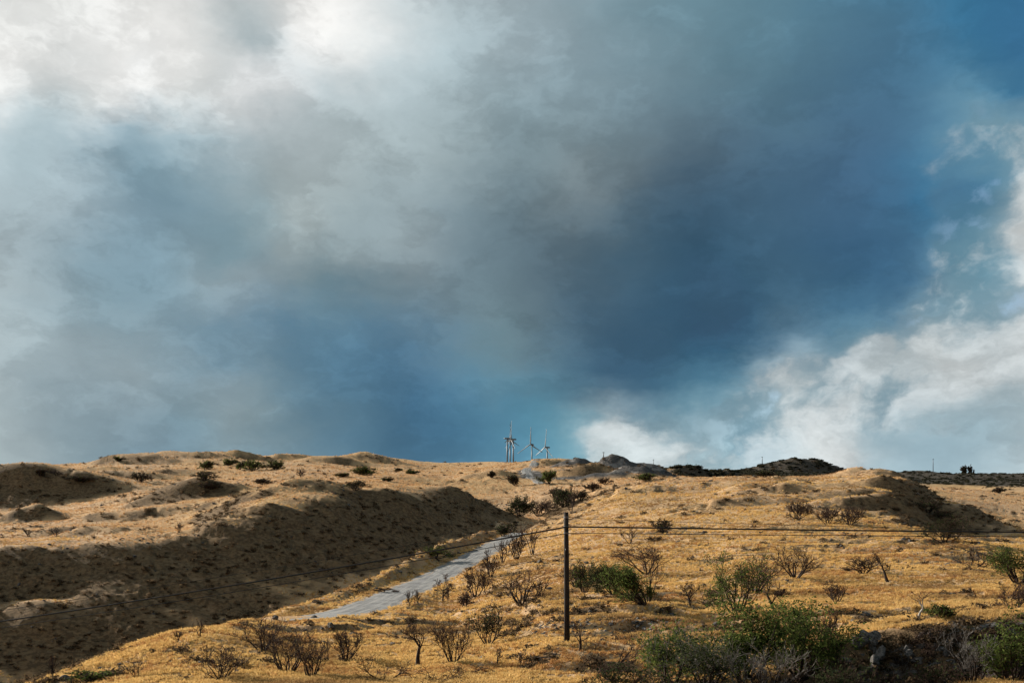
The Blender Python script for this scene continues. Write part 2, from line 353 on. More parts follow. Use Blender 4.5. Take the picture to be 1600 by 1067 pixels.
# the road: photo column, photo row, distance
ROADP = [(300,985,118),(385,970,121),(465,965,123.5),(525,960,128.5),(570,948,142),(614,930,161),(664,909,186),(716,882,222),(757,860,260),(790,842,302),(815,832,340)]
road_xyz = np.array([((p - 800) / F * y, y, (HY - r) / F * y) for p, r, y in ROADP])
def resample(P, n):
    t = np.r_[0, np.cumsum(np.linalg.norm(np.diff(P, axis=0), axis=1))]
    q = np.linspace(0, t[-1], n)
    out = np.stack([pchip(t, P[:, k], q) for k in range(3)], 1)
    for _ in range(12):
        out[1:-1] = (out[:-2] + 2 * out[1:-1] + out[2:]) / 4
    return out
ROAD = resample(road_xyz, 240)
tan = np.gradient(ROAD, axis=0); tan[:, 2] = 0; tan /= np.linalg.norm(tan, axis=1)[:, None]
NRM = np.stack([tan[:, 1], -tan[:, 0], tan[:, 2]], 1)      # to the right of travel
BERM = np.interp(np.arange(240), [0, 50, 80, 120, 160, 205, 239], [.3, .5, 1.2, 2.3, 2.1, 1.5, .8])
HALF = 4.0
_bx, _by = ROAD[:, 0], ROAD[:, 1]
_base = grid_at(800 + F * _bx / _by, np.log(_by)) * _by
_k = sstep(np.arange(240), 8, 52)
ROAD[:, 2] = _base * (1 - _k) + ROAD[:, 2] * _k
def terrain(X, Y, fine=True, ledge_out=None):
    shp = X.shape; X = X.ravel(); Y = Y.ravel()
    r = np.hypot(X, Y); az = np.arctan2(X, Y)
    LIM = math.radians(34)
    azc = np.clip(az, -LIM, LIM)
    yd = np.where(np.abs(az) <= LIM, Y, r * math.cos(LIM)); yd = np.maximum(yd, 1.2)
    px = 800 + F * np.tan(azc)
    z = grid_at(px, np.log(yd)) * yd
    side = sstep(np.abs(az), math.radians(60), math.radians(110))
    z = z * (1 - side) + side * (-2.2 - 0.03 * np.minimum(r, 3000))
    for (hp, hy, w, f, b, h) in HILLOCK:
        hx = (hp - 800) / F * hy
        m = (np.abs(X - hx) < 3.2 * w) & (np.abs(Y - hy) < 3.2 * max(f, b))
        if m.any():
            ddx = (X[m] - hx); ddy = Y[m] - hy
            sk = np.where(ddy < 0, f, b)
            wob = 1 + .35 * perlin(X[m] / (w * .9), Y[m] / (w * .9), 31)
            z[m] += h * np.exp(-((ddx / w) ** 2) ** 1.3 * .8 - ((ddy / sk) ** 2) ** 1.2) * wob
    # rolling relief, finer and finer
    calm = sstep(r, 35, 60)
    for k, lam in enumerate((150, 70, 34, 16, 8, 4, 2, 1.1)):
        if lam < 3 and not fine: break
        wgt = (1 - sstep(lam / yd, 0.09, 0.2)) * calm
        a = (0.030 if lam > 12 else 0.034) * lam
        a *= 1.0 if lam < 100 else .7
        if lam < 6:
            wgt = wgt * (1 - sstep(yd, 250 * lam, 420 * lam))
        mm = wgt > 0.002
        if mm.any():
            n = perlin(X[mm] / lam + 3.7 * k, Y[mm] / (lam * 0.8), k + 1)
            if 3 < lam < 40: n = n - .35 * (1 - 2 * np.abs(perlin(X[mm] / (lam * 1.3), Y[mm] / lam, k + 12)))
            z[mm] += wgt[mm] * a * n * .8
    cy = np.interp(px, [-150, -20, 60, 200, 285, 350, 415, 500, 600, 700, 780], [285, 298, 300, 306, 312, 324, 338, 360, 396, 440, 455])
    rm = sstep(yd, cy - 75, cy - 45) * (1 - sstep(yd, cy - 6, cy + 10)) * (1 - sstep(px, 740, 820)) * (np.abs(az) < LIM)
    mm = rm > .01
    if mm.any():
        xs, ys = X[mm], Y[mm]
        al = (xs * .43 + ys * .90); ac = (xs * .90 - ys * .43)
        al = al + 3.5 * perlin(xs / 18, ys / 18, 101)
        rl = np.abs(perlin(al / 9, ac / 60, 102)) * 2 + .6 * np.abs(perlin(al / 3.6, ac / 26, 103)) * 2
        z[mm] += rm[mm] * (rl - .75) * .8
    # trodden terraces that follow the contours
    patch = sstep(perlin(X / 26, Y / 34, 21), -.15, .45) * calm * (1 - sstep(yd, 900, 1200))
    far_ = sstep(yd, 220, 420)
    hstep = 1.5 + 2.6 * far_
    ph = z / hstep + .8 * perlin(X / 15, Y / 10, 22) + .35 * perlin(X / 5, Y / 3.5, 23)
    z += patch * hstep * (.25 - .14 * far_) * (np.sin(2 * np.pi * ph) + .35 * np.sin(4 * np.pi * ph + 1))
    if ledge_out is not None: ledge_out.append((patch * sstep(np.cos(2 * np.pi * ph), -.05, .6)).reshape(shp))
    # road bed and its berm
    m = (Y > 90) & (Y < 360) & (np.abs(X + 12) < 40)
    if m.any():
        xm, ym = X[m], Y[m]
        best = np.full(xm.shape, 1e9); idx = np.zeros(xm.shape, int)
        for i in range(0, 240, 2):
            d2 = (xm - ROAD[i, 0]) ** 2 + (ym - ROAD[i, 1]) ** 2
            c = d2 < best; best[c] = d2[c]; idx[c] = i
        sd = (xm - ROAD[idx, 0]) * NRM[idx, 0] + (ym - ROAD[idx, 1]) * NRM[idx, 1]
        along = (xm - ROAD[idx, 0]) * tan[idx, 0] + (ym - ROAD[idx, 1]) * tan[idx, 1]
        ends = (1 - sstep(np.abs(along), 1.5, 5)) * sstep(idx, 2, 30)
        rz = ROAD[idx, 2] - .12
        wl = (1 - sstep(-sd, HALF + .3, HALF + 5)) ; wr = (1 - sstep(sd, HALF + .2, HALF + 2.6))
        w = np.where(sd < 0, wl, wr) * ends
        zz = z[m]
        zz = zz * (1 - w) + rz * w
        bt = np.exp(-((-sd - (HALF + 3.6)) / np.where(-sd < HALF + 3.6, 1.7, 3.4)) ** 2) * ends
        wobb = 1 + .45 * perlin(xm / 7, ym / 7, 41)
        target = rz + BERM[idx] * wobb
        zz = np.where(bt > 0.01, zz + np.maximum(target - zz, 0) * np.minimum(bt * 1.1, 1), zz)
        z[m] = zz
    return z.reshape(shp)

def ground(px, py, y0=42.0, y1=2600.0, n=2600):
    """first ground point seen along a line of sight"""
    Y = np.exp(np.linspace(math.log(y0), math.log(y1), n))
    X = (px - 800) / F * Y
    z = terrain(X, Y)
    rows_ = HY - F * z / Y
    k = np.argmax(rows_ <= py)
    if rows_[k] > py: k = int(np.argmin(rows_))
    return Vector((X[k], Y[k], z[k]))

# ------------------------------------------------------------------ mesh helpers
def mesh_np(name, V, Fc, mat=None, smooth=False, uvs=None):
    me = bpy.data.meshes.new(name)
    V = np.asarray(V, np.float32); Fc = np.asarray(Fc, np.int32)
    k = Fc.shape[1]
    me.vertices.add(len(V)); me.vertices.foreach_set('co', V.ravel())
    me.loops.add(Fc.size); me.loops.foreach_set('vertex_index', Fc.ravel())
    me.polygons.add(len(Fc))
    me.polygons.foreach_set('loop_start', np.arange(0, Fc.size, k, dtype=np.int32))
    me.polygons.foreach_set('loop_total', np.full(len(Fc), k, np.int32))
    me.polygons.foreach_set('use_smooth', np.full(len(Fc), smooth, bool))
    me.update(calc_edges=True)
    if mat: me.materials.append(mat)
    return me
def obj(name, me, parent=None, loc=None):
    o = bpy.data.objects.new(name, me)
    COL.objects.link(o)
    if parent: o.parent = parent
    if loc is not None: o.location = loc
    return o
def tag(o, label=None, cat=None, group=None, kind=None):
    if label: o['label'] = label
    if cat: o['category'] = cat
    if group: o['group'] = group
    if kind: o['kind'] = kind
    return o
class MB:
    """collects tubes, boxes and faces into one mesh"""
    def __init__(self): self.v = []; self.f = []
    def tube(self, pts, rad, n=6, cap=True):
        pts = [Vector(p) for p in pts]; base = len(self.v)
        for i, p in enumerate(pts):
            t = (pts[min(i + 1, len(pts) - 1)] - pts[max(i - 1, 0)]).normalized()
            a = t.cross(Vector((0, 0, 1)) if abs(t.z) < .9 else Vector((1, 0, 0))).normalized(); b = t.cross(a)
            for k in range(n):
                q = 2 * math.pi * k / n
                self.v.append(p + (a * math.cos(q) + b * math.sin(q)) * rad[i])
        for i in range(len(pts) - 1):
            for k in range(n):
                k2 = (k + 1) % n
                self.f.append((base + i * n + k, base + i * n + k2, base + (i + 1) * n + k2, base + (i + 1) * n + k))
        if cap:
            self.f.append(tuple(base + k for k in range(n))[::-1])
            e = base + (len(pts) - 1) * n
            self.f.append(tuple(e + k for k in range(n)))
        return self
    def box(self, c, s, rot=None):
        base = len(self.v); c = Vector(c)
        for x in (-.5, .5):
            for y in (-.5, .5):
                for z in (-.5, .5):
                    q = Vector((x * s[0], y * s[1], z * s[2]))
                    if rot: q = rot @ q
                    self.v.append(c + q)
        for q in ((0, 1, 3, 2), (4, 6, 7, 5), (0, 4, 5, 1), (2, 3, 7, 6), (0, 2, 6, 4), (1, 5, 7, 3)):
            self.f.append(tuple(base + k for k in q))
        return self
    def build(self, name, mat, parent=None, smooth=False, loc=None):
        me = bpy.data.meshes.new(name); me.from_pydata([tuple(v) for v in self.v], [], self.f)
        me.materials.append(mat)
        if smooth: me.polygons.foreach_set('use_smooth', [True] * len(me.polygons))
        me.update()
        return obj(name, me, parent, loc)

# ------------------------------------------------------------------ materials
def material(name):
    m = bpy.data.materials.new(name); m.use_nodes = True
    t = NT(m.node_tree); t.n.clear()
    out = t.n.new('ShaderNodeOutputMaterial')
    return m, t, out
def principled(t, out, color, rough=.85, spec=.2, normal=None, metal=0.0):
    b = t.n.new('ShaderNodeBsdfPrincipled')
    t.set(b.inputs['Base Color'], color); t.set(b.inputs['Roughness'], rough)
    b.inputs['Specular IOR Level'].default_value = spec; b.inputs['Metallic'].default_value = metal
    if normal is not None: t.l.new(normal, b.inputs['Normal'])
    t.l.new(b.outputs[0], out.inputs[0]); return b
def objpos(t):
    g = t.n.new('ShaderNodeNewGeometry'); return g

# ground: dry grass thatch, rust patches, scrub and painted shade on steep faces, gravel where trucks worked
def ground_mat():
    m, t, out = material('dry_ground')
    g = objpos(t); P = g.outputs['Position']
    at = t.n.new('ShaderNodeAttribute'); at.attribute_name = 'cover'
    steep, gravel, wood_shadow = t.sep(at.outputs['Vector'])
    big = t.noise(P, 0.012, 4, .55); mid = t.noise(P, 0.09, 5, .6); fin = t.noise(P, 0.8, 5, .65); vf = t.noise(P, 4.5, 4, .7)
    c = t.mix(t.mapr(big.outputs[0], .35, .65), (.47, .295, .145, 1), (.48, .315, .19, 1))
    c = t.mix(t.mapr(mid.outputs[0], .5, .72, 0, .75), c, (.34, .18, .085, 1))
    c = t.mix(t.mapr(fin.outputs[0], .54, .72, 0, .6), c, (.20, .12, .065, 1))
    sp = t.noise(P, .28, 4, .7); c = t.mix(t.mapr(sp.outputs[0], .56, .68, 0, .5), c, (.24, .14, .075, 1))
    c = t.mix(t.mapr(vf.outputs[0], .35, .75, 0, .35), c, (.62, .45, .22, 1))
    sc = t.mix(t.mapr(fin.outputs[0], .38, .62), (.185, .12, .063, 1), (.095, .062, .034, 1))  # steep ground: scrub brown, colour darkened to deepen the shade on the gully face
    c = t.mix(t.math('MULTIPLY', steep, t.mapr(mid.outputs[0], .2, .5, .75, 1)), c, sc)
    gr = t.mix(t.mapr(fin.outputs[0], .35, .65), (.06, .056, .053, 1), (.10, .092, .085, 1))
    gr = t.mix(t.mapr(mid.outputs[0], .56, .66), gr, (.24, .215, .19, 1))
    c = t.mix(gravel, c, gr)
    wd = t.mix(t.mapr(vf.outputs[0], .3, .7), (.055, .046, .036, 1), (.085, .07, .053, 1))  # woodland floor, colour darkened in place of a cloud shadow on the far hills
    c = t.mix(wood_shadow, c, wd)
    b = t.n.new('ShaderNodeBump'); b.inputs['Strength'].default_value = .9; b.inputs['Distance'].default_value = .5
    h = t.math('ADD', fin.outputs[0], t.math('MULTIPLY', vf.outputs[0], .35))
    t.l.new(h, b.inputs['Height'])
    principled(t, out, c, .95, .05, b.outputs[0])
    return m
M_GROUND = ground_mat()

def grass_mat(name, stops, dark=(.2, .11, .05, 1)):
    m, t, out = material(name)
    oi = t.n.new('ShaderNodeObjectInfo')
    g = objpos(t)
    r = t.ramp(oi.outputs['Random'], stops)
    big = t.noise(g.outputs['Position'], .06, 4, .55)
    c = t.mix(t.mapr(big.outputs[0], .49, .68, 0, .8), r.outputs[0], dark)
    d = t.n.new('ShaderNodeBsdfDiffuse'); tr = t.n.new('ShaderNodeBsdfTranslucent'); mx = t.n.new('ShaderNodeMixShader')
    t.l.new(c, d.inputs[0]); t.l.new(c, tr.inputs[0]); mx.inputs[0].default_value = .38
    t.l.new(d.outputs[0], mx.inputs[1]); t.l.new(tr.outputs[0], mx.inputs[2]); t.l.new(mx.outputs[0], out.inputs[0])
    return m
M_GRASS = grass_mat('dry_grass', [(0, (.53, .335, .115, 1)), (.5, (.67, .44, .165, 1)), (.85, (.74, .52, .22, 1)), (1, (.48, .265, .10, 1))])
M_PALEG = grass_mat('pale_grass', [(0, (.48, .29, .14, 1)), (.5, (.63, .40, .205, 1)), (.85, (.71, .475, .255, 1)), (1, (.40, .23, .13, 1))], (.24, .14, .08, 1))
M_RUST = grass_mat('rust_grass', [(0, (.34, .16, .06, 1)), (.6, (.48, .27, .10, 1)), (1, (.56, .36, .15, 1))])

def bark_mat(name, a, b, scale=6):
    m, t, out = material(name)
    tc_ = t.n.new('ShaderNodeTexCoord')
    n = t.noise(tc_.outputs['Object'], scale, 4, .6)
    c = t.mix(t.mapr(n.outputs[0], .35, .65), a, b)
    principled(t, out, c, .9, .15); return m
M_BARK = bark_mat('dark_bark', (.016, .011, .008, 1), (.045, .03, .022, 1))
M_TWIG = bark_mat('dry_twig', (.028, .017, .012, 1), (.085, .05, .034, 1), 3)
M_PALE = bark_mat('bleached_wood', (.22, .19, .16, 1), (.42, .38, .33, 1))
M_GREYTWIG = bark_mat('grey_twig', (.075, .064, .055, 1), (.20, .18, .16, 1), 2)

def leaf_mat(name, a, b, c):
    m, t, out = material(name)
    at = t.n.new('ShaderNodeAttribute'); at.attribute_name = 'tone'
    r = t.ramp(at.outputs['Fac'], [(0, a), (.55, b), (1, c)])
    d = t.n.new('ShaderNodeBsdfDiffuse'); tr = t.n.new('ShaderNodeBsdfTranslucent'); mx = t.n.new('ShaderNodeMixShader')
    t.l.new(r.outputs[0], d.inputs[0]); t.l.new(r.outputs[0], tr.inputs[0]); mx.inputs[0].default_value = .42
    t.l.new(d.outputs[0], mx.inputs[1]); t.l.new(tr.outputs[0], mx.inputs[2]); t.l.new(mx.outputs[0], out.inputs[0])
    return m
M_LEAF = leaf_mat('green_leaf', (.03, .045, .012, 1), (.08, .105, .028, 1), (.18, .21, .06, 1))
M_LEAFD = leaf_mat('dusky_leaf', (.020, .026, .012, 1), (.038, .046, .02, 1), (.07, .075, .033, 1))
M_LEAFG = leaf_mat('fresh_leaf', (.028, .043, .012, 1), (.075, .10, .026, 1), (.18, .20, .055, 1))

def stone_mat(name, a, b):
    m, t, out = material(name)
    tc_ = t.n.new('ShaderNodeTexCoord'); oi = t.n.new('ShaderNodeObjectInfo')
    v = t.vmath('ADD', tc_.outputs['Object'], t.comb(t.math('MULTIPLY', oi.outputs['Random'], 40), 0, 0))
    n = t.noise(v, 3.0, 6, .65)
    c = t.mix(t.mapr(n.outputs[0], .35, .68), a, b)
    bp = t.n.new('ShaderNodeBump'); bp.inputs['Strength'].default_value = .6; bp.inputs['Distance'].default_value = .08
    t.l.new(n.outputs[0], bp.inputs['Height'])
    principled(t, out, c, .92, .15, bp.outputs[0]); return m
M_STONE = stone_mat('basalt', (.045, .04, .037, 1), (.15, .135, .12, 1))
M_BANKSTONE = stone_mat('weathered_stone', (.04, .036, .032, 1), (.17, .155, .14, 1))
M_PALESTONE = stone_mat('grey_stone', (.10, .095, .09, 1), (.38, .35, .32, 1))

# ------------------------------------------------------------------ ground sheet
az_f = np.radians(np.linspace(-31, 31, 800))
az_s = np.radians(np.r_[np.linspace(-180, -32, 60)])
azs = np.r_[az_s, az_f, -az_s[::-1][:-1]]
rr = np.r_[np.exp(np.linspace(math.log(1.3), math.log(44), 36))[:-1],
           np.exp(np.linspace(math.log(44), math.log(460), 500))[:-1],
           np.exp(np.linspace(math.log(460), math.log(1700), 170))[:-1],
           np.exp(np.linspace(math.log(1700), math.log(13000), 34))]
RR, AA = np.meshgrid(rr, azs, indexing='ij')
GX = RR * np.sin(AA); GY = RR * np.cos(AA)
_lo = []
GZ = terrain(GX, GY, True, _lo)
LEDGE = _lo[0]
nr, na = GX.shape
V = np.stack([GX, GY, GZ], -1).reshape(-1, 3)
V = np.vstack([V, [[0, 0, GZ[0].mean()]]])
ii, jj = np.meshgrid(np.arange(nr - 1), np.arange(na), indexing='ij')
j2 = (jj + 1) % na
Q = np.stack([ii * na + jj, ii * na + j2, (ii + 1) * na + j2, (ii + 1) * na + jj], -1).reshape(-1, 4)
me = mesh_np('hillside', V, Q, M_GROUND, True)
# cover: scrub with painted shade on steep faces, gravel, woodland painted as cloud shadow
def smooth_slope():
    """steepness of the broad landform (about 6 m window)"""
    e = 0.012 * RR + 1.5
    zx = terrain(GX + e, GY, False) - terrain(GX - e, GY, False)
    zy = terrain(GX, GY + e, False) - terrain(GX, GY - e, False)
    return zx / (2 * e), zy / (2 * e)
SX, SY = smooth_slope()
SL = np.hypot(SX, SY)
PX = 800 + F * np.tan(np.clip(AA, -1.2, 1.2))
road_d = np.full(GX.shape, 99.0)
_m = (GY > 90) & (GY < 370) & (np.abs(GX + 12) < 45)
road_d[_m] = np.sqrt(np.min([(GX[_m] - ROAD[i, 0]) ** 2 + (GY[_m] - ROAD[i, 1]) ** 2 for i in range(0, 240, 6)], axis=0))
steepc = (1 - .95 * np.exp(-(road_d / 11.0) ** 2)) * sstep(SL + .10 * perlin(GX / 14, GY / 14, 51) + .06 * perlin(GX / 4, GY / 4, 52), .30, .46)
gravel = np.zeros_like(GX); wood_shadow = np.zeros_like(GX)
for (gp, gy, w, d) in [(828,665,8,40),(962,700,32,16),(985,640,26,12),(905,760,24,10),(925,690,26,10),(1015,685,24,10),(930,610,22,8),(840,640,10,18),(880,640,12,10),(1040,660,14,5)]:
    gx = (gp - 800) / F * gy
    q = ((GX - gx) / w) ** 2 + ((GY - gy) / d) ** 2 + .5 * perlin(GX / 9, GY / 9, 61)
    gravel = np.maximum(gravel, 1 - sstep(q, .75, 1.25))
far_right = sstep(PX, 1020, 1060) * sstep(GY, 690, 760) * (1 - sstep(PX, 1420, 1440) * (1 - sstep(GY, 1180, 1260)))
wood_shadow = far_right * sstep(GY + 60 * perlin(GX / 60, GY / 60, 71), 700, 800) * np.where(PX > 1425, sstep(GY + 50 * perlin(GX / 40, GY / 40, 72), 1180, 1270), 1)
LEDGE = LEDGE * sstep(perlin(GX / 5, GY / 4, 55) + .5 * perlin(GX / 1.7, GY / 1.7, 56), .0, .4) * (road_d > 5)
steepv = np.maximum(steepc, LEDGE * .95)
cov = np.stack([steepv, gravel, wood_shadow], -1).reshape(-1, 3)
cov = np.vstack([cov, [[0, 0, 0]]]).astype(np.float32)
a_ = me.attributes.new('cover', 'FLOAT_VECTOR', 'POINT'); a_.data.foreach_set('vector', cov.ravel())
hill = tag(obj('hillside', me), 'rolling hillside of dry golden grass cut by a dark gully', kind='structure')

# ------------------------------------------------------------------ road sheet
def road_mat():
    m, t, out = material('worn_road')
    g = objpos(t); P = g.outputs['Position']
    uv = t.n.new('ShaderNodeAttribute'); uv.attribute_name = 'lane'
    lx, ly, lz = t.sep(uv.outputs['Vector'])
    n = t.noise(P, .35, 5, .6); f = t.noise(P, 5, 4, .7)
    st = t.noise(t.comb(t.math('MULTIPLY', lx, 3.0), t.math('MULTIPLY', ly, .03), 0), 2.0, 4, .6)
    c = t.mix(t.mapr(n.outputs[0], .35, .65), (.11, .107, .105, 1), (.21, .205, .198, 1))
    c = t.mix(t.mapr(st.outputs[0], .42, .62, 0, .75), c, (.30, .285, .26, 1))
    c = t.mix(t.mapr(f.outputs[0], .45, .7, 0, .5), c, (.09, .088, .085, 1))
    e = t.math('ABSOLUTE', lx)
    c = t.mix(t.mapr(t.math('ADD', e, t.math('MULTIPLY', t.math('SUBTRACT', n.outputs[0], .5), .5)), .78, .98), c, (.33, .23, .13, 1))
    b = t.n.new('ShaderNodeBump'); b.inputs['Strength'].default_value = .4; b.inputs['Distance'].default_value = .05
    t.l.new(f.outputs[0], b.inputs['Height'])
    principled(t, out, c, .85, .25, b.outputs[0]); return m
offs = np.linspace(-1, 1, 9)
rv = []; lane = []
for i in range(240):
    for o_ in offs:
        edge = HALF * (1 + .05 * math.sin(i * .37 + (2 if o_ > 0 else 0)) + .03 * math.sin(i * .91))
        p = ROAD[i] + NRM[i] * (o_ * edge)
        rv.append((p[0], p[1], ROAD[i, 2] - .02 - .10 * abs(o_) ** 3)); lane.append((o_, i, 0))
rq = [(i * 9 + j, i * 9 + j + 1, (i + 1) * 9 + j + 1, (i + 1) * 9 + j) for i in range(239) for j in range(8)]
rme = mesh_np('road', rv, rq, road_mat(), True)
a_ = rme.attributes.new('lane', 'FLOAT_VECTOR', 'POINT'); a_.data.foreach_set('vector', np.array(lane, np.float32).ravel())
tag(obj('road', rme), 'worn grey road climbing beside the dark gully', kind='structure')

up = resample(np.array([((p - 800) / F * y, y, 0.0) for p, y in ((850, 600), (838, 625), (828, 652), (822, 690), (826, 740), (836, 800))]), 60)
ut = np.gradient(up, axis=0); ut /= np.linalg.norm(ut, axis=1)[:, None]
uv_ = np.stack([ut[:, 1], -ut[:, 0]], 1)
ur = np.array([[(up[i, 0] + uv_[i, 0] * o_ * 3.6, up[i, 1] + uv_[i, 1] * o_ * 3.6) for o_ in offs] for i in range(60)])
uz = terrain(ur[..., 0], ur[..., 1]) + .35
for _ in range(4): uz[1:-1] = (uz[:-2] + 2 * uz[1:-1] + uz[2:]) / 4
uv3 = np.concatenate([ur, uz[..., None] - .5 * (np.abs(offs) ** 4)[None, :, None]], -1).reshape(-1, 3)
ume = mesh_np('dirt_road', uv3, [(i * 9 + j, i * 9 + j + 1, (i + 1) * 9 + j + 1, (i + 1) * 9 + j) for i in range(59) for j in range(8)], rme.materials[0], True)
a_ = ume.attributes.new('lane', 'FLOAT_VECTOR', 'POINT'); a_.data.foreach_set('vector', np.array([(o_, i, 0) for i in range(60) for o_ in offs], np.float32).ravel())
tag(obj('dirt_road', ume), 'short pale stretch of road below the turbines', kind='structure')

# ------------------------------------------------------------------ reading the built ground
_azk = np.r_[azs, azs[0] + 2 * np.pi]
def polar_sample(A, X, Y):
    r = np.hypot(X, Y); az = np.arctan2(X, Y)
    i = np.clip(np.searchsorted(rr, r) - 1, 0, nr - 2); j = np.clip(np.searchsorted(azs, az) - 1, 0, na - 2)
    a = np.clip((r - rr[i]) / (rr[i + 1] - rr[i]), 0, 1); b = np.clip((az - azs[j]) / (azs[j + 1] - azs[j]), 0, 1)
    return A[i, j] * (1 - a) * (1 - b) + A[i + 1, j] * a * (1 - b) + A[i, j + 1] * (1 - a) * b + A[i + 1, j + 1] * a * b
def road_dist(X, Y):
    best = np.full(X.shape, 1e9)
    for i in range(0, 240, 3):
        best = np.minimum(best, (X - ROAD[i, 0]) ** 2 + (Y - ROAD[i, 1]) ** 2)
    return np.sqrt(best)
def g_z(x, y):
    return float(polar_sample(GZ, np.array([x]), np.array([y]))[0])

# ------------------------------------------------------------------ ground cover too fine to count (instanced)
def scatter(name, pts, rot, scl, idx, protos, label, cat):
    c = bpy.data.collections.new(name + '_kinds')
    for k, pm in enumerate(protos):
        c.objects.link(bpy.data.objects.new('%s_kind_%02d' % (name, k), pm))
    me = bpy.data.meshes.new(name)
    me.vertices.add(len(pts)); me.vertices.foreach_set('co', np.asarray(pts, np.float32).ravel())
    a = me.attributes.new('rot', 'FLOAT_VECTOR', 'POINT'); a.data.foreach_set('vector', np.asarray(rot, np.float32).ravel())
    a = me.attributes.new('scl', 'FLOAT_VECTOR', 'POINT'); a.data.foreach_set('vector', np.asarray(scl, np.float32).ravel())
    a = me.attributes.new('idx', 'INT', 'POINT'); a.data.foreach_set('value', np.asarray(idx, np.int32))
    o = tag(obj(name, me), label, cat, kind='stuff')
    ng = bpy.data.node_groups.new(name, 'GeometryNodeTree')
    ng.interface.new_socket('Geometry', in_out='INPUT', socket_type='NodeSocketGeometry')
    ng.interface.new_socket('Geometry', in_out='OUTPUT', socket_type='NodeSocketGeometry')
    N = ng.nodes; L = ng.links
    gi = N.new('NodeGroupInput'); go = N.new('NodeGroupOutput')
    ci = N.new('GeometryNodeCollectionInfo'); ci.inputs['Collection'].default_value = c
    ci.inputs['Separate Children'].default_value = True; ci.inputs['Reset Children'].default_value = True
    ip = N.new('GeometryNodeInstanceOnPoints'); ip.inputs['Pick Instance'].default_value = True
    def attr(nm, ty):
        q = N.new('GeometryNodeInputNamedAttribute'); q.data_type = ty; q.inputs['Name'].default_value = nm
        return [s for s in q.outputs if s.enabled and s.name == 'Attribute'][0]
    L.new(gi.outputs[0], ip.inputs['Points']); L.new(ci.outputs[0], ip.inputs['Instance'])
    L.new(attr('idx', 'INT'), ip.inputs['Instance Index'])
    L.new(attr('rot', 'FLOAT_VECTOR'), ip.inputs['Rotation'])
    L.new(attr('scl', 'FLOAT_VECTOR'), ip.inputs['Scale'])
    L.new(ip.outputs[0], go.inputs[0])
    o.modifiers.new('scatter', 'NODES').node_group = ng
    return o

def tuft(seed, n, mat, spread=.30, lean=.18):
    r = np.random.default_rng(seed); v = []; f = []
    for k in range(n):
        a = r.uniform(0, 6.283); rad = spread * math.sqrt(r.uniform(0, 1)); bx, by = rad * math.cos(a), rad * math.sin(a)
        h = r.uniform(.55, 1.0); w = r.uniform(.035, .07); ta = a + r.normal(0, .7); tl = r.uniform(.15, .55) * h
        fx, fy = math.cos(ta), math.sin(ta); o = r.uniform(0, 3.1416); sx, sy = math.cos(o) * w, math.sin(o) * w
        b = len(v)
        v += [(bx - sx, by - sy, -.06), (bx + sx, by + sy, -.06),
              (bx + fx * tl * .35 + sx * .8 + lean * .3 * h, by + fy * tl * .35 + sy * .8, h * .6), (bx + fx * tl * .35 - sx * .8 + lean * .3 * h, by + fy * tl * .35 - sy * .8, h * .6),
              (bx + fx * tl + lean * h, by + fy * tl, h * r.uniform(.88, 1.0))]
        f += [(b, b + 1, b + 2), (b, b + 2, b + 3), (b + 3, b + 2, b + 4)]
    return mesh_np('tuft', v, f, mat)

def rock_mesh(seed, mat, sub=2, name='rock', squash=(1, .8, .62), amp=.28):
    r = np.random.default_rng(seed)
    import bmesh
    bm = bmesh.new(); bmesh.ops.create_icosphere(bm, subdivisions=sub, radius=1.0)
    dirs = r.normal(size=(16, 3)); dirs /= np.linalg.norm(dirs, axis=1)[:, None]; cut = r.uniform(.42, .85, 16)
    for v in bm.verts:
        p = np.array(v.co); p = p / np.linalg.norm(p)
        q = p.copy()
        for d_, c_ in zip(dirs, cut):
            e = q @ d_
            if e > c_: q = q - d_ * (e - c_)
        q *= 1 + amp * .35 * r.normal()
        v.co = q * np.array(squash)
    me = bpy.data.meshes.new(name); bm.to_mesh(me); bm.free(); me.materials.append(mat)
    return me

def cloud_of_leaves(seed, n, mat, size=.16, flat=.7, name='scrub'):
    r = np.random.default_rng(seed)
    cen = r.normal(0, .33, (7, 3)); cen[:, 2] = np.abs(cen[:, 2]) * .9 + .15
    P = cen[r.integers(0, 7, n)] + r.normal(0, .22, (n, 3)) * (1, 1, flat)
    P[:, 2] = np.abs(P[:, 2]) * flat
    return leaf_mesh(r, P, size, mat, name)
def leaf_mesh(r, P, size, mat, name, tone=None):
    n = len(P)
    a = r.normal(size=(n, 3)); a /= np.linalg.norm(a, axis=1)[:, None]
    b = np.cross(a, r.normal(size=(n, 3))); b /= np.linalg.norm(b, axis=1)[:, None] + 1e-9
    s = (size * r.uniform(.6, 1.3, n))[:, None]
    V = np.stack([P - a * s, P + b * s * .45, P + a * s, P - b * s * .45], 1).reshape(-1, 3)
    Fq = np.arange(n * 4).reshape(n, 4)
    me = mesh_np(name, V, Fq, mat)
    if tone is None: tone = r.uniform(0, 1, n)
    at = me.attributes.new('tone', 'FLOAT', 'POINT'); at.data.foreach_set('value', np.repeat(np.clip(tone, 0, 1), 4).astype(np.float32))
    return me

def bare_points(n, y0, y1, p0=-130, p1=1730):
    px = RNG.uniform(p0, p1, n); Y = np.exp(RNG.uniform(math.log(y0), math.log(y1), n)); X = (px - 800) / F * Y
    return px, X, Y

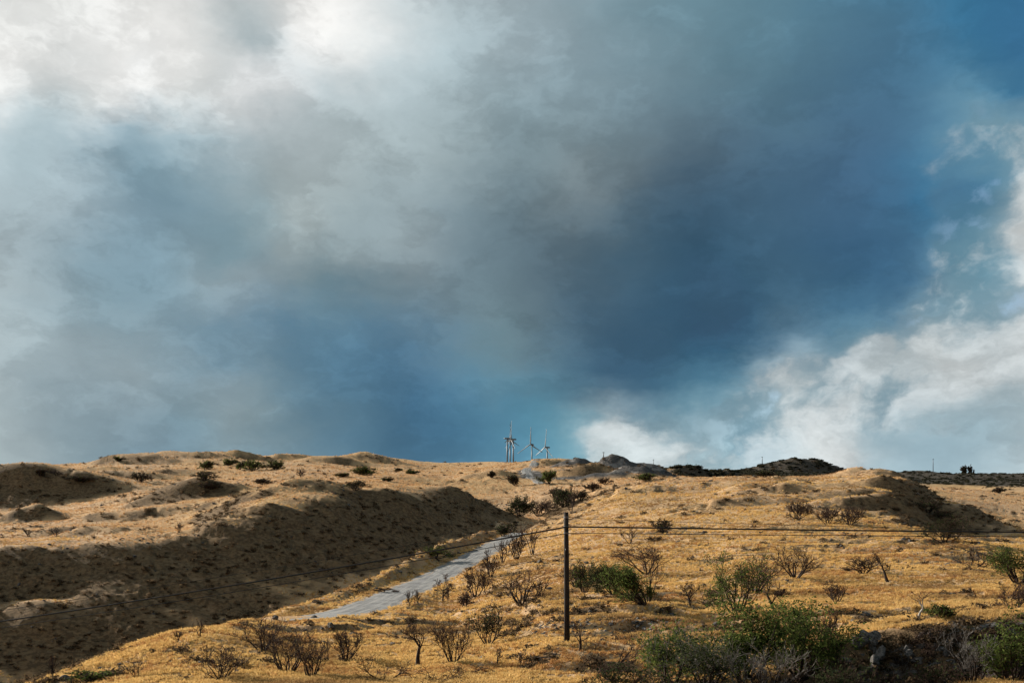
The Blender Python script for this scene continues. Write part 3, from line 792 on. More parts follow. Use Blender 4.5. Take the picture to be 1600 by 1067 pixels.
# dry grass
px, X, Y = bare_points(440000, 46, 1100)
st = polar_sample(np.maximum(steepc, LEDGE * .8), X, Y); gv = polar_sample(gravel, X, Y)
clump = perlin(X / 3.2, Y / 2.2, 81) + .5 * perlin(X / 1.1, Y / .9, 82)
st = st * np.maximum(sstep(Y, 165, 215), (px > 1150) * 1.0)
st = np.maximum(st, polar_sample(LEDGE, X, Y) * .85)
keep = (RNG.uniform(0, 1, len(X)) < (.30 + .70 * sstep(clump + .35 * perlin(X / 16, Y / 7, 85), -.45, .10)) * np.clip(1 - 1.3 * st, 0, 1) * (1 - gv)) & (road_dist(X, Y) > HALF - .35 + .9 * perlin(X / 2.2, Y / 2.2, 87))
# nothing grows where no eye can reach: keep the sides that can be seen from near the camera
X, Y = X[keep], Y[keep]
Z = polar_sample(GZ, X, Y)
n = len(X)
sz = RNG.uniform(.13, .30, n) * (1 + Y / 420.0) * (1 + .35 * np.clip(perlin(X / 9, Y / 9, 83), -1, 1))
rot = np.stack([RNG.normal(0, .12, n), RNG.normal(0, .12, n) + .06, RNG.uniform(0, 6.283, n)], 1)
rusty = (perlin(X / 11, Y / 8, 84) + .6 * RNG.normal(0, .35, n)) > .28
idx = np.where(rusty, 4 + RNG.integers(0, 2, n), RNG.integers(0, 4, n))
palez = (sstep(Y, 230, 480) + .35 * perlin(X / 40, Y / 40, 86) + RNG.normal(0, .12, n) + .25 * (X < -60)) > .5
idx = np.where(palez & ~(rusty & (RNG.uniform(0, 1, n) < .4)), 6 + RNG.integers(0, 2, n), idx)
scl = np.stack([sz * RNG.uniform(1.0, 1.7, n), sz * RNG.uniform(1.0, 1.7, n), sz], 1)
scatter('dry_grass', np.stack([X, Y, Z], 1), rot, scl, idx,
        [tuft(k, 15, M_GRASS) for k in range(4)] + [tuft(9 + k, 17, M_RUST, .34) for k in range(2)] + [tuft(19 + k, 15, M_PALEG) for k in range(2)],
        'golden dry grass covering the near hillside', 'grass')

# low scrub along outcrops and on steep faces, dark to deepen their shade
M_SCRUB = leaf_mat('dead_scrub', (.048, .033, .02, 1), (.095, .065, .038, 1), (.17, .115, .067, 1))
px, X, Y = bare_points(120000, 50, 1350)
st = polar_sample(steepc, X, Y); lg = polar_sample(LEDGE, X, Y)
oc = sstep(perlin(X / 30, Y / 22, 91) + .6 * perlin(X / 9, Y / 6, 92), .35, .8)
pr = .42 * st + .06 * oc + .34 * lg + .003 + .010 * sstep(Y, 300, 450)
keep = (RNG.uniform(0, 1, len(X)) < pr) & (road_dist(X, Y) > HALF + .6)
X, Y = X[keep], Y[keep]; n = len(X); Z = polar_sample(GZ, X, Y)
sz = RNG.uniform(.3, .95, n) ** 1.6 * (.75 + Y / 460.0)
scatter('dead_scrub', np.stack([X, Y, Z - .05], 1), np.stack([RNG.normal(0, .1, n), RNG.normal(0, .1, n), RNG.uniform(0, 6.28, n)], 1),
        np.stack([sz * 1.3, sz * 1.3, sz], 1), RNG.integers(0, 4, n),
        [cloud_of_leaves(30 + k, 90, M_SCRUB, .17) for k in range(4)], 'low dark scrub clinging to the steep gully faces', 'scrub')

# loose stones
px, X, Y = bare_points(90000, 55, 1100)
oc = np.maximum(sstep(perlin(X / 24, Y / 14, 95) + .7 * perlin(X / 6, Y / 3.5, 96), .42, .8), 1.6 * polar_sample(LEDGE, X, Y))
rim_y = np.interp(px, [-150, -20, 60, 200, 285, 350, 415, 500, 600, 700, 780], [285, 298, 300, 306, 312, 324, 338, 360, 396, 440, 455])
oc = np.maximum(oc, 1.5 * np.exp(-((Y - rim_y) / 9) ** 2) * (px < 640) * sstep(perlin(X / 14, Y / 14, 97), 0, .4))
keep = (RNG.uniform(0, 1, len(X)) < (.13 + .08 * sstep(Y, 200, 400)) * oc + .006) & (road_dist(X, Y) > HALF + .4)
X, Y = X[keep], Y[keep]; n = len(X); Z = polar_sample(GZ, X, Y)
sz = RNG.uniform(.35, 1.0, n) ** 2 * .48 * (.8 + Y / 240.0)
scatter('loose_stones', np.stack([X, Y, Z], 1), np.stack([RNG.normal(0, .3, n), RNG.normal(0, .3, n), RNG.uniform(0, 6.28, n)], 1),
        np.stack([sz, sz, sz], 1), RNG.integers(0, 4, n), [rock_mesh(50 + k, M_STONE, 1) for k in range(4)],
        'loose dark stones scattered through the dry grass', 'stones')

# low ledges of dark rock that follow the contours
def ledge_mesh(seed):
    r = np.random.default_rng(seed); V = []; Fc = []
    m = 9; yy = np.cumsum(r.normal(0, .05, m))
    for i in range(m):
        rk = rock_mesh(seed * 17 + i, M_LEDGE, 1, 'ledge_piece')
        co = np.array([v.co for v in rk.vertices]); fa = [tuple(p.vertices) for p in rk.polygons]
        k = r.uniform(.5, 1.0) * (1 - .6 * abs(i / (m - 1) * 2 - 1) ** 2)
        co = co * (.11 * r.uniform(.7, 1.2), .10, .085 * k) + ((i / (m - 1) - .5), yy[i], .01)
        b_ = len(V); V += [tuple(c) for c in co]; Fc += [tuple(q + b_ for q in f) for f in fa]
        bpy.data.meshes.remove(rk)
    return mesh_np('ledge', V, Fc, M_LEDGE)
M_LEDGE = stone_mat('ledge_rock', (.03, .021, .016, 1), (.10, .066, .046, 1))
px, X, Y = bare_points(26000, 66, 900)
lg = polar_sample(LEDGE, X, Y); st = polar_sample(steepc, X, Y)
oc = sstep(perlin(X / 34, Y / 26, 111), -.1, .5)
keep = (RNG.uniform(0, 1, len(X)) < (.42 * lg + .075 * oc + .012) * (1 - .7 * st)) & (road_dist(X, Y) > HALF + 1.5)
X, Y = X[keep], Y[keep]; n = len(X); Z = polar_sample(GZ, X, Y)
ang = np.arctan2(polar_sample(SX, X, Y), -polar_sample(SY, X, Y)) + RNG.normal(0, .16, n)
sz = RNG.uniform(.5, 1.0, n) ** 2 * 3.6 * (.8 + Y / 420.0)
scatter('rock_ledges', np.stack([X, Y, Z - .02], 1), np.stack([0 * X, 0 * X, ang], 1), np.stack([sz, sz * .8, sz * RNG.uniform(.5, 1.1, n)], 1), RNG.integers(0, 5, n),
        [ledge_mesh(60 + k) for k in range(5)], 'low broken ledges of dark rock following the contours', 'ledges')

# far woodland, its dark leaves standing in for cloud shadow on the ridge
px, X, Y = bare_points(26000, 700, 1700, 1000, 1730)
wd = polar_sample(wood_shadow, X, Y)
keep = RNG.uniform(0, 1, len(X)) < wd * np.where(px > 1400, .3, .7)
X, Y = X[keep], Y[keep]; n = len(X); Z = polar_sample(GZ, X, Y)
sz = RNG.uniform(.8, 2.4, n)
M_WOOD_SHADOW = leaf_mat('shadow_woodland_leaf', (.024, .024, .016, 1), (.042, .041, .027, 1), (.08, .074, .048, 1))
scatter('far_shadow_woodland', np.stack([X, Y, Z], 1), np.stack([0 * X, 0 * X, RNG.uniform(0, 6.28, n)], 1), np.stack([sz * 1.5, sz * 1.5, sz], 1),
        RNG.integers(0, 3, n), [cloud_of_leaves(70 + k, 110, M_WOOD_SHADOW, .3, .8) for k in range(3)], 'low woodland on the far ridge, darkened to stand for cloud shadow', 'woodland')

# ------------------------------------------------------------------ shrubs and trees
def grow(seed, style):
    r = random.Random(seed); segs = []
    P = dict(vase=(7, .35, .85, 3, .08), tree=(1, .0, .15, 4, .07), dense=(8, .2, .95, 3, .10), sprawl=(5, .9, 1.35, 3, .02), fork=(1, 0, .1, 3, .10), thin=(4, .1, .45, 2, .1), round=(9, .15, 1.15, 3, .05))[style]
    ns, t0, t1, lev, up = P
    def br(p, d, L, rad, l):
        k = 4 if l < 2 else 3
        gn = .24 if l else .13
        for i in range(k):
            d = (d + Vector((r.gauss(0, gn), r.gauss(0, gn), r.gauss(0, gn) + up))).normalized()
            q = p + d * (L / k); rr_ = rad * (1 - .17)
            segs.append((p.copy(), q.copy(), rad, rr_, l)); p = q; rad = rr_
            if l < lev and (i >= 1 or l > 0) and r.random() < (.72 if style in ('dense', 'round') else .70):
                ax = Vector((r.gauss(0, 1), r.gauss(0, 1), r.gauss(0, .6) + .15)).normalized()
                br(p, (d * .75 + ax * .75).normalized(), L * r.uniform(.45, .72), rad * .6, l + 1)
        if l < lev:
            for _ in range(2):
                ax = Vector((r.gauss(0, 1), r.gauss(0, 1), r.gauss(0, .5) + .1)).normalized()
                br(p, (d * .85 + ax * .6).normalized(), L * r.uniform(.5, .75), rad * .72, l + 1)
    for i in range(ns):
        a = 6.283 * (i + r.uniform(-.3, .3)) / ns; t = r.uniform(t0, t1)
        d = Vector((math.sin(t) * math.cos(a), math.sin(t) * math.sin(a), math.cos(t)))
        br(Vector((.03 * math.cos(a), .03 * math.sin(a), -.03)), d, r.uniform(.38, .6) * (1 if ns > 1 else .8), .024 if ns > 1 else .045, 0)
    return segs
def seg_mesh(name, segs, n, mat, rmin):
    p0 = np.array([s[0] for s in segs]); p1 = np.array([s[1] for s in segs]); r0 = np.array([s[2] for s in segs]); r1 = np.array([s[3] for s in segs])
    r0 = np.maximum(r0, rmin); r1 = np.maximum(r1, rmin * .8)
    t = p1 - p0; t /= np.linalg.norm(t, axis=1)[:, None] + 1e-9
    ref = np.where(np.abs(t[:, 2:3]) < .9, [[0, 0, 1.]], [[1., 0, 0]]); a = np.cross(t, ref); a /= np.linalg.norm(a, axis=1)[:, None] + 1e-9; b = np.cross(t, a)
    q = np.arange(n) * 2 * np.pi / n
    ring = a[:, None, :] * np.cos(q)[None, :, None] + b[:, None, :] * np.sin(q)[None, :, None]
    A = p0[:, None, :] + ring * r0[:, None, None]; B = (p1 + t * 0)[:, None, :] + ring * r1[:, None, None]
    V = np.concatenate([A, B], 1).reshape(-1, 3); m = len(segs)
    base = (np.arange(m) * 2 * n)[:, None]; k = np.arange(n)[None, :]; k2 = (k + 1) % n
    Fq = np.stack([base + k, base + k2, base + n + k2, base + n + k], -1).reshape(-1, 4)
    return mesh_np(name, V, Fq, mat, True)
SEED = [100]
def plant(px, py, hpx, wpx, style, label, name='bare_shrub', cat='shrub', leaf=None, dens=1.0, lean=0.0, bark=None, twig=None, group=None, at=None, thick=1.0, leafsize=1.0):
    """px, py: foot of the plant on the ground; hpx, wpx: size in photo pixels at that distance"""
    SEED[0] += 1
    p = ground(px, py) if at is None else Vector((((px - 800) / F * at), at, g_z((px - 800) / F * at, at)))
    Yd = p.y; H = 1.1 * hpx / F * Yd; W = 1.12 * wpx / F * Yd
    r = np.random.default_rng(SEED[0])
    segs = grow(SEED[0], style)
    pts = np.array([s[1] for s in segs])
    hx = np.percentile(pts[:, 2], 98); wx = np.percentile(np.abs(pts[:, :2]).max(1), 95) * 2
    sc = Vector((W / wx, W / wx, H / max(hx, .05)))
    sm = (H + W) / 2
    out = []
    for a, b, r0, r1, l in segs:
        A = Vector((a.x * sc.x + lean * a.z * sc.z, a.y * sc.y, a.z * sc.z)); B = Vector((b.x * sc.x + lean * b.z * sc.z, b.y * sc.y, b.z * sc.z))
        out.append((A, B, r0 * sm * thick, r1 * sm * thick, l))
    root = bpy.data.objects.new(name, None); COL.objects.link(root); root.location = p - Vector((0, 0, .04 * H)); root.empty_display_size = .3
    tag(root, label, cat, group)
    px1 = Yd / 1097.0
    trunk = [s for s in out if s[4] <= 1]; twigs = [s for s in out if s[4] >= 2]
    obj('trunk', seg_mesh('trunk', trunk, 5, bark or M_BARK, px1 * .26), root)
    if twigs:
        obj('twigs', seg_mesh('twigs', twigs, 3, twig or M_TWIG, px1 * .18), root)['kind'] = 'stuff'
    if leaf:
        tips = np.array([s[1] for s in out if s[4] >= 2] or [s[1] for s in out])
        tips = tips[tips[:, 2] > .12 * H]
        lsz = max(.10, px1 * .85) * leafsize
        area = 3.14 * H * W / 4
        n = int(min(9000, max(60, dens * 2.2 * area / (lsz * lsz * .6))))
        k = r.integers(0, len(tips), n)
        cl = r.uniform(0, 1, len(tips))
        P = tips[k] + r.normal(0, .045, (n, 3)) * (W, W, H)
        P[:, 2] = np.maximum(P[:, 2], .02)
        tone = .5 * cl[k] + .5 * r.uniform(0, 1, n)
        obj('crown', leaf_mesh(r, P, lsz, leaf, 'crown', tone), root)
    return root

G, GD, GF = M_LEAF, M_LEAFD, M_LEAFG
# --- near slope, left of the pole
plant(410,1018,50,62,'vase','bare vase-shaped shrub at the left end of the foreground shrubs below the road bend')
plant(448,1052,72,84,'dense','largest dense bare thicket at the lower left below the road bend', 'bare_thicket', 'thicket', thick=.9)
plant(487,1060,62,56,'dense','dark bare shrub pressed against the right side of the large lower-left thicket')
plant(540,1034,46,48,'dense','rounded dense bare shrub below the small rock mound beside the road')
plant(651,1040,66,58,'tree','stout dark dead tree with forked trunk in the middle foreground', 'dead_tree', 'tree', thick=1.5)
plant(707,1037,60,50,'vase','slender bare shrub just right of the stout forked dead tree')
plant(690,1008,36,40,'thin','thin reddish bare shrub behind the stout forked dead tree')
plant(763,1008,52,52,'dense','bushy grey-green shrub left of the utility pole, casting a shadow', 'sparse_shrub', leaf=GD, dens=.25)
plant(690,940,40,34,'tree','bare dead tree silhouetted against the lower road', 'dead_tree', 'tree')
plant(640,946,22,16,'thin','small leaning bare sapling at the road edge', 'bare_sapling', 'sapling')
plant(653,943,20,9,'thin','thinnest upright sapling at the road edge', 'bare_sapling', 'sapling')
plant(700,938,22,12,'thin','short upright sapling beside the dead tree by the road', 'bare_sapling', 'sapling')
plant(743,932,42,40,'vase','many-stemmed bare shrub right of the road, above the small twisted shrub')
plant(757,925,24,20,'thin','small bare sapling close to the many-stemmed shrub right of the road', 'bare_sapling', 'sapling')
plant(727,950,24,30,'vase','small twisted bare shrub on the slope below the road')
plant(766,901,36,32,'vase','bare shrub beside the upper stretch of the road')
plant(786,880,34,28,'thin','thin bare shrub where the road narrows')
plant(808,874,42,36,'vase','bare reddish shrub at the right side of the road top')
plant(832,866,42,32,'thin','tall thin bare shrub between the road top and the pole')
plant(815,944,50,78,'vase','wide spreading bare shrub left of the pole, widest crown on that slope', thick=1.1)
plant(845,935,30,26,'thin','crooked bare sapling between the wide shrub and the pole', 'bare_sapling', 'sapling')
plant(775,1040,26,18,'fork','short broken stump with stubby branches left of the pole', 'dead_stump', 'stump', thick=1.6)
plant(812,1040,22,22,'thin','small bare sapling right of the broken stump', 'bare_sapling', 'sapling')
plant(600,1062,36,96,'sprawl','low sprawling dead brush at the bottom edge, below the stout dead tree', 'dead_brush', 'brush')
plant(690,1066,22,70,'sprawl','low dead brush on the bottom edge right of the sprawling one', 'dead_brush', 'brush')
plant(345,1062,48,62,'dense','bare shrub on the bottom edge left of the large thicket')
plant(312,996,26,18,'thin','single small bare shrub on the left shoulder of the golden slope')
plant(277,1003,18,22,'thin','tiny bare shrub on the skyline of the golden shoulder above the gully')
plant(213,1058,26,34,'thin','thin bare shrub near the lower left corner of the golden slope')
plant(82,1062,34,16,'thin','lone thin sapling at the far lower left corner', 'bare_sapling', 'sapling')
plant(155,1064,16,74,'round','low green bush on the bottom edge at lower left', 'green_bush', 'bush', leaf=G, dens=1.0)
plant(735,1052,12,46,'sprawl','dead branch lying on the grass left of the stump', 'fallen_branch', 'branch')
plant(600,925,6,40,'sprawl','scrap of brush lying on the berm left of the road', 'dead_brush', 'brush')
# --- around and right of the pole
plant(912,927,46,34,'dense','narrow shrub with green leaves low down, right behind the pole', 'sparse_shrub', leaf=G, dens=.35)
plant(900,918,30,40,'vase','bare branching shrub directly behind the pole')
plant(1008,945,56,64,'round','large dark green bush swept to the left, right of the pole', 'green_bush', 'bush', leaf=G, dens=1.1, lean=-.75)
plant(958,928,40,60,'round','dark green bush forming the left lobe right of the pole', 'green_bush', 'bush', leaf=GD, dens=1.2, lean=-.3)
plant(1014,942,66,36,'thin','bare upright stems rising behind the swept green bush')
plant(1010,896,42,76,'vase','bare flat-topped tree above the swept green bush', 'bare_tree', 'tree', lean=-.4)
plant(984,849,26,28,'thin','small bare shrub on the mid slope under the wires right of the pole')
plant(1035,831,18,30,'dense','low dark shrub touching the wires right of the pole', leaf=GD, dens=.3)
plant(1077,949,36,30,'tree','bare twisted tree between the swept green bush and the thicket', 'bare_tree', 'tree', thick=1.3)
plant(1098,950,20,66,'sprawl','arching dead branches beside the twisted bare tree', 'dead_brush', 'brush', thick=1.4)
plant(905,1016,44,46,'fork','bare crooked branches standing at the foot of the pole', 'dead_brush', 'brush', thick=1.2)
plant(955,1050,52,110,'sprawl','dark sprawling branches reaching left out of the green thicket', 'dead_brush', 'brush', thick=1.5)
plant(1150,958,84,86,'vase','tall half-green tree standing behind the foreground thicket', 'green_tree', 'tree', leaf=G, dens=.35)
plant(1208,955,62,46,'tree','bare twisted tree at the right side of the half-green tree', 'bare_tree', 'tree', thick=1.3)
plant(1180,925,52,90,'vase','wide bare tree crown behind the half-green tree', 'bare_tree', 'tree')
plant(1242,903,44,66,'vase','bare spreading tree standing alone on open grass right of the half-green tree', 'bare_tree', 'tree', thick=1.2)
plant(1388,909,44,48,'tree','dark bare tree with bent trunk on the open golden slope', 'bare_tree', 'tree', lean=-.35, thick=1.5)
plant(1350,897,24,44,'dense','dense bare bush just left of the bent tree', 'bare_bush', 'bush')
plant(1306,942,32,44,'vase','bare shrub on open grass above the right end of the thicket')
plant(1434,972,46,36,'fork','pale bleached dead tree shaped like a Y at the bank edge', 'dead_tree', 'tree', bark=M_PALE, twig=M_TWIG, thick=1.7)
plant(1472,969,22,38,'round','small round green bush on the bank edge beside the bleached tree', 'green_bush', 'bush', leaf=GF, dens=1.1)
plant(1520,886,26,62,'sprawl','low spreading bare tree at right under the wires', 'bare_tree', 'tree', thick=1.2)
plant(1592,912,52,72,'round','leafy dark green tree at the right edge of the picture', 'green_tree', 'tree', leaf=G, dens=.7, lean=-.3, thick=1.3)
plant(1585,955,44,60,'dense','hazy fine-twigged bare shrub at the right edge above the bank', lean=.3, thick=.7)
plant(1476,849,36,58,'dense','dark shrub at the foot of the shaded right shoulder', leaf=GD, dens=.4)
plant(1450,800,18,40,'dense','dark brush high on the shaded right shoulder', leaf=GD, dens=.3)
plant(1478,818,18,44,'dense','dark brush in the middle of the shaded right shoulder', leaf=GD, dens=.3)
plant(1294,819,24,42,'dense','left one of two grey bushes under the right summit', 'bare_bush', 'bush')
plant(1326,821,26,42,'dense','right one of two grey bushes under the right summit', 'bare_bush', 'bush')
plant(1245,812,26,42,'dense','grey bush left of the two grey bushes under the right summit', 'bare_bush', 'bush')
plant(1560,770,8,18,'dense','tiny shrub on the pale far hill at right', leaf=GD, dens=.5)
plant(1218,935,14,20,'vase','little bare shrub between the lone spreading tree and the thicket')
# --- foreground thicket
plant(1045,1062,92,128,'dense','grey-green fine-twigged bush at the left end of the foreground thicket', 'thicket_bush', 'bush', leaf=G, dens=.5, twig=M_GREYTWIG, at=60)
plant(1105,1080,84,110,'dense','grey twiggy bush low in the middle of the foreground thicket', 'thicket_bush', 'bush', leaf=GD, dens=.4, twig=M_GREYTWIG, at=54)
plant(1160,1062,112,150,'round','tallest bright green bush of the foreground thicket', 'thicket_bush', 'bush', leaf=GF, dens=1.4, at=63)
plant(1250,1060,104,120,'round','dark green bush right of the tallest one in the thicket', 'thicket_bush', 'bush', leaf=GF, dens=1.0, at=65)
plant(1200,1095,90,130,'dense','tangle of silver dead twigs at the bottom of the thicket', 'dead_brush', 'brush', twig=M_GREYTWIG, at=52)
plant(1310,1080,80,110,'dense','dark twiggy brush at the right end of the thicket', 'thicket_bush', 'bush', leaf=GD, dens=.35, at=57)
plant(1295,1005,40,40,'vase','bare stems standing up behind the right end of the thicket')
plant(985,1085,50,110,'dense','dark low brush in front of the left end of the thicket', 'dead_brush', 'brush', at=52, leaf=GD, dens=.3)
plant(1400,1085,48,90,'dense','dark bare brush under the rock bank below the bleached tree', 'dead_brush', 'brush', at=57, twig=M_TWIG)
plant(1455,1078,50,80,'dense','dark grey brush hanging on the middle of the rock bank', 'dead_brush', 'brush', at=59, leaf=GD, dens=.25)
plant(1520,1070,80,90,'dense','silver-twigged brush on the rock bank left of the corner bush', 'dead_brush', 'brush', at=59, twig=M_GREYTWIG)
plant(1585,1062,94,84,'round','bright green bush in the lower right corner', 'green_bush', 'bush', leaf=GF, dens=1.0, at=58)
# --- head of the gully, upper road
plant(810,806,26,38,'round','dark bush at the head of the gully beside the road top', 'green_bush', 'bush', leaf=GD, dens=1.0)
plant(842,806,22,54,'dense','wide bare bush between the gully head and the pole top', 'bare_bush', 'bush')
plant(881,792,26,34,'round','green bush just above the pole top', 'green_bush', 'bush', leaf=GD, dens=.9)
plant(893,802,30,20,'thin','thin bare stems right behind the pole top')
plant(786,838,18,30,'dense','dark bush in the gully left of the road top', 'green_bush', 'bush', leaf=GD, dens=.7)
plant(803,758,14,16,'round','small round bush on the sunlit slope below the upper road', 'green_bush', 'bush', leaf=GD, dens=.8)
plant(858,756,18,28,'round','green bush at the right side of the upper road', 'green_bush', 'bush', leaf=G, dens=1.0)
plant(768,746,9,11,'round','tiny bush on the slope left of the upper road', 'green_bush', 'bush', leaf=GD, dens=.8)
plant(1010,751,10,30,'round','flat green bush at the right foot of the grey mounds', 'green_bush', 'bush', leaf=G, dens=1.0)
plant(1195,745,9,26,'round','flat green bush on the right hill crest below the tall mast', 'green_bush', 'bush', leaf=GD, dens=1.0)
plant(680,872,16,50,'round','green bush low in the shaded gully above the berm', 'green_bush', 'bush', leaf=GF, dens=.8)
plant(908,782,14,22,'dense','small dark bush right of the green bush above the pole top', 'bare_bush', 'bush', leaf=GD, dens=.4)
plant(926,768,11,22,'dense','low bush halfway up the roadside edge above the pole', 'bare_bush', 'bush', leaf=GD, dens=.3)
plant(945,757,9,20,'vase','thin bush at the top of the roadside edge below the grey mounds', 'bare_bush', 'bush')
plant(868,778,14,26,'dense','grey bush between the green bush and the sunlit slope at the gully head', 'bare_bush', 'bush')
# --- left hills
LH = [(218,753,14,24,0,'lone grey bush on the left hill bench above the rocky ridge'),(237,752,8,14,1,'small bush to the right of the lone grey one on the left hill'),(280,832,14,14,1,'little bare shrub alone on sunlit grass in the left middle'),
 (318,752,12,34,0,'wide low bush on the left hill below the crest'),(320,734,12,18,2,'left green bush of the row under the left crest'),(357,727,9,22,2,'green bush on the crest line at left centre'),
 (395,735,14,30,2,'widest green bush of the row under the left crest'),(430,733,12,26,2,'right green bush of the row under the left crest'),(375,733,10,16,2,'small green bush wedged in the row under the left crest'),(470,746,13,18,1,'bare leaning bush right of the green row on the left hill'),
 (563,742,12,32,2,'wind-swept green bush on the open left hill'),(535,745,5,20,2,'flat green patch of bush left of the wind-swept one'),(555,766,14,32,0,'sparse grey bush just above the gully rim'),(605,752,5,16,2,'tiny green bush right of the sparse rim bush'),
 (640,741,7,18,2,'green bush near the right end of the left hill'),(622,736,4,10,2,'tiny bush above the right end of the left hill'),(184,721,6,12,2,'small bush on the left skyline'),(62,744,10,18,0,'grey bush on the far left hillside'),
 (88,744,9,16,1,'thin bush beside the grey one on the far left hillside'),(410,757,8,24,0,'low bush above the rocky rim in left centre'),(45,838,12,14,1,'thin shrub on the sunlit bench at far left'),(88,838,14,20,1,'shrub on the bench edge above the shaded gully at left'),
 (330,765,10,26,0,'scrubby bush on the rocky ridge of the left hill'),(130,753,8,40,0,'flat scrub on the brow of the shaded far left hillock')]
for (a, b, h, w, ty, lab) in LH:
    plant(a, b, h, w, ('dense', 'thin', 'round')[ty], lab, ('bare_bush', 'bare_shrub', 'green_bush')[ty], ('bush', 'shrub', 'bush')[ty], leaf=(GD, None, G)[ty], dens=(.35, 0, 1.0)[ty], lean=(.1, 0, .4)[ty])

# ------------------------------------------------------------------ boulders, outcrops, rubble
def boulder(px, py, s, k, label, group=None, mat=None, squash=(1, .8, .62), name='boulder', at=None, sub=2, sink=.25):
    p = ground(px, py) if at is None else Vector(((px - 800) / F * at, at, (HY - py) / F * at))
    R_ = s / F * p.y / 2
    o = obj(name, rock_mesh(200 + k, mat or M_STONE, sub, name, squash), None, p + Vector((0, 0, R_ * sink)))
    o.scale = (R_, R_, R_); o.rotation_euler = (random.uniform(-.3, .3), random.uniform(-.3, .3), random.uniform(0, 6.28))
    return tag(o, label, 'rock', group)
for k, (a, b, s) in enumerate([(598,1002,12),(612,1008,14),(590,1012,10),(625,1004,9),(606,995,9),(575,1001,10),(583,992,8),(560,1000,8),(618,1016,8),(632,1010,10),(600,1016,8),(572,986,9)]):
    boulder(a, b, s, k, ('second-largest dark rock, centre of the strewn patch below the road bend', 'largest pale rock in the strewn patch below the road bend', 'dark rock under the centre of the strewn patch', 'pale small rock at the upper right of the strewn patch',
        'dark rock at the top of the strewn patch below the road bend', 'pale rock at the left side of the strewn patch', 'dark small rock at the upper left of the strewn patch', 'leftmost pale rock of the strewn patch',
        'lowest dark rock at the right of the strewn patch', 'rightmost pale rock of the strewn patch', 'lowest rock in the middle of the strewn patch', 'highest pale rock, between the road mound and the strewn patch')[k], 'rocks strewn below the road bend', M_PALESTONE if k % 2 else M_STONE)
for k, (a, b, s, lab) in enumerate([(517,982,18,'largest rock on the small mound where the road bends'),(503,984,10,'pale rock on the left side of the mound at the road bend'),(490,966,14,'rock at the left end of the road bend'),(430,968,20,'dark rock slab at the left end of the visible road'),
    (505,1004,9,'dark rock alone on the grass below the road mound'),(430,1003,10,'dark rock between the lower-left shrubs'),(386,980,9,'dark stone on the golden shoulder left of the road'),(372,990,8,'small stone lower on the golden shoulder left of the road'),
    (350,968,7,'pale stone on the edge of the golden shoulder above the gully'),(858,922,14,'dark rock left of the pole above the rubble bank'),(866,950,9,'small dark rock left of the pole base'),(843,880,16,'dark rock ledge piece left of the pole'),
    (815,935,12,'dark rock behind the wide spreading bare shrub'),(785,912,10,'dark rock at the right roadside slope'),(800,990,9,'dark stone on the grass halfway between shrub and pole')]):
    boulder(a, b, s, 20 + k, lab)
# rubble along the bank behind the pole
vs = []; n = 420
px_ = RNG.uniform(832, 1090, n); Yb = RNG.normal(94.5, 1.6, n)
Xb = (px_ - 800) / F * Yb; Zb = polar_sample(GZ, Xb, Yb)
sz = RNG.uniform(.10, .34, n)
scatter('rubble_bank', np.stack([Xb, Yb, Zb], 1), RNG.uniform(-1, 1, (n, 3)) * (.4, .4, 3.1), np.stack([sz, sz, sz], 1), RNG.integers(0, 4, n),
        [rock_mesh(80 + k, M_PALESTONE if k % 2 else M_STONE, 1) for k in range(4)], 'grey rubble lining the low bank behind the pole', 'rubble')
# pale craggy rock in the cut bank at lower right
for k, (a, b, sx, sz_, at, lab) in enumerate([(1365,1005,20,30,66.0,'upper pale rock of the pair in the dark bank'),(1374,1032,22,30,65.2,'lower pale rock of the pair in the dark bank'),(1414,1024,18,22,65.4,'small pale rock in the middle of the dark bank'),
    (1497,1046,24,26,64.6,'pale rounded rock low in the dark bank at right'),(1345,1000,26,20,66.4,'grey rock under the lip at the left of the dark bank'),(1448,998,40,20,66.2,'broad dark rock under the grassy lip of the bank'),(1545,990,40,26,66.0,'broken grey rock high in the bank beside the corner bush')]):
    X_ = (a - 800) / F * at; Z_ = (HY - b) / F * at
    root = bpy.data.objects.new('rock_outcrop', None); COL.objects.link(root); root.location = (X_, at, Z_); tag(root, lab, 'rock')
    for j in range(6):
        w_ = sx / F * at * random.uniform(.3, .75); h_ = sz_ / F * at * random.uniform(.25, .5)
        o = obj('stone', rock_mesh(300 + k * 7 + j, M_BANKSTONE if k != 5 else M_STONE, 2, 'stone', (1, .8, 1), .10), root,
                ((random.uniform(-.38, .38)) * sx / F * at, random.uniform(.15, .6), (j / 5 - .5) * .8 * sz_ / F * at))
        o.scale = (w_, .35, h_); o.rotation_euler = (random.uniform(-.5, .5), random.uniform(-.7, .7), random.uniform(-.6, .6))
n = 900
px_ = RNG.uniform(1190, 1720, n); Yb = RNG.uniform(61, 67.4, n); Xb = (px_ - 800) / F * Yb; Zb = polar_sample(GZ, Xb, Yb)
kp = (polar_sample(SL, Xb, Yb) > .6) & (Yb < 66.6); Xb, Yb, Zb = Xb[kp], Yb[kp], Zb[kp]; n = len(Xb)
sz = RNG.uniform(.12, .55, n) ** 1.2
scatter('bank_rocks', np.stack([Xb, Yb + .1, Zb], 1), RNG.uniform(-1, 1, (n, 3)) * (.5, .5, 3.1), np.stack([sz * 1.2, sz, sz], 1), RNG.integers(0, 4, n),
        [rock_mesh(90 + k, M_BANKSTONE if k % 2 else M_STONE, 2) for k in range(4)], 'broken grey rock of the dark cut bank at lower right', 'rocks')
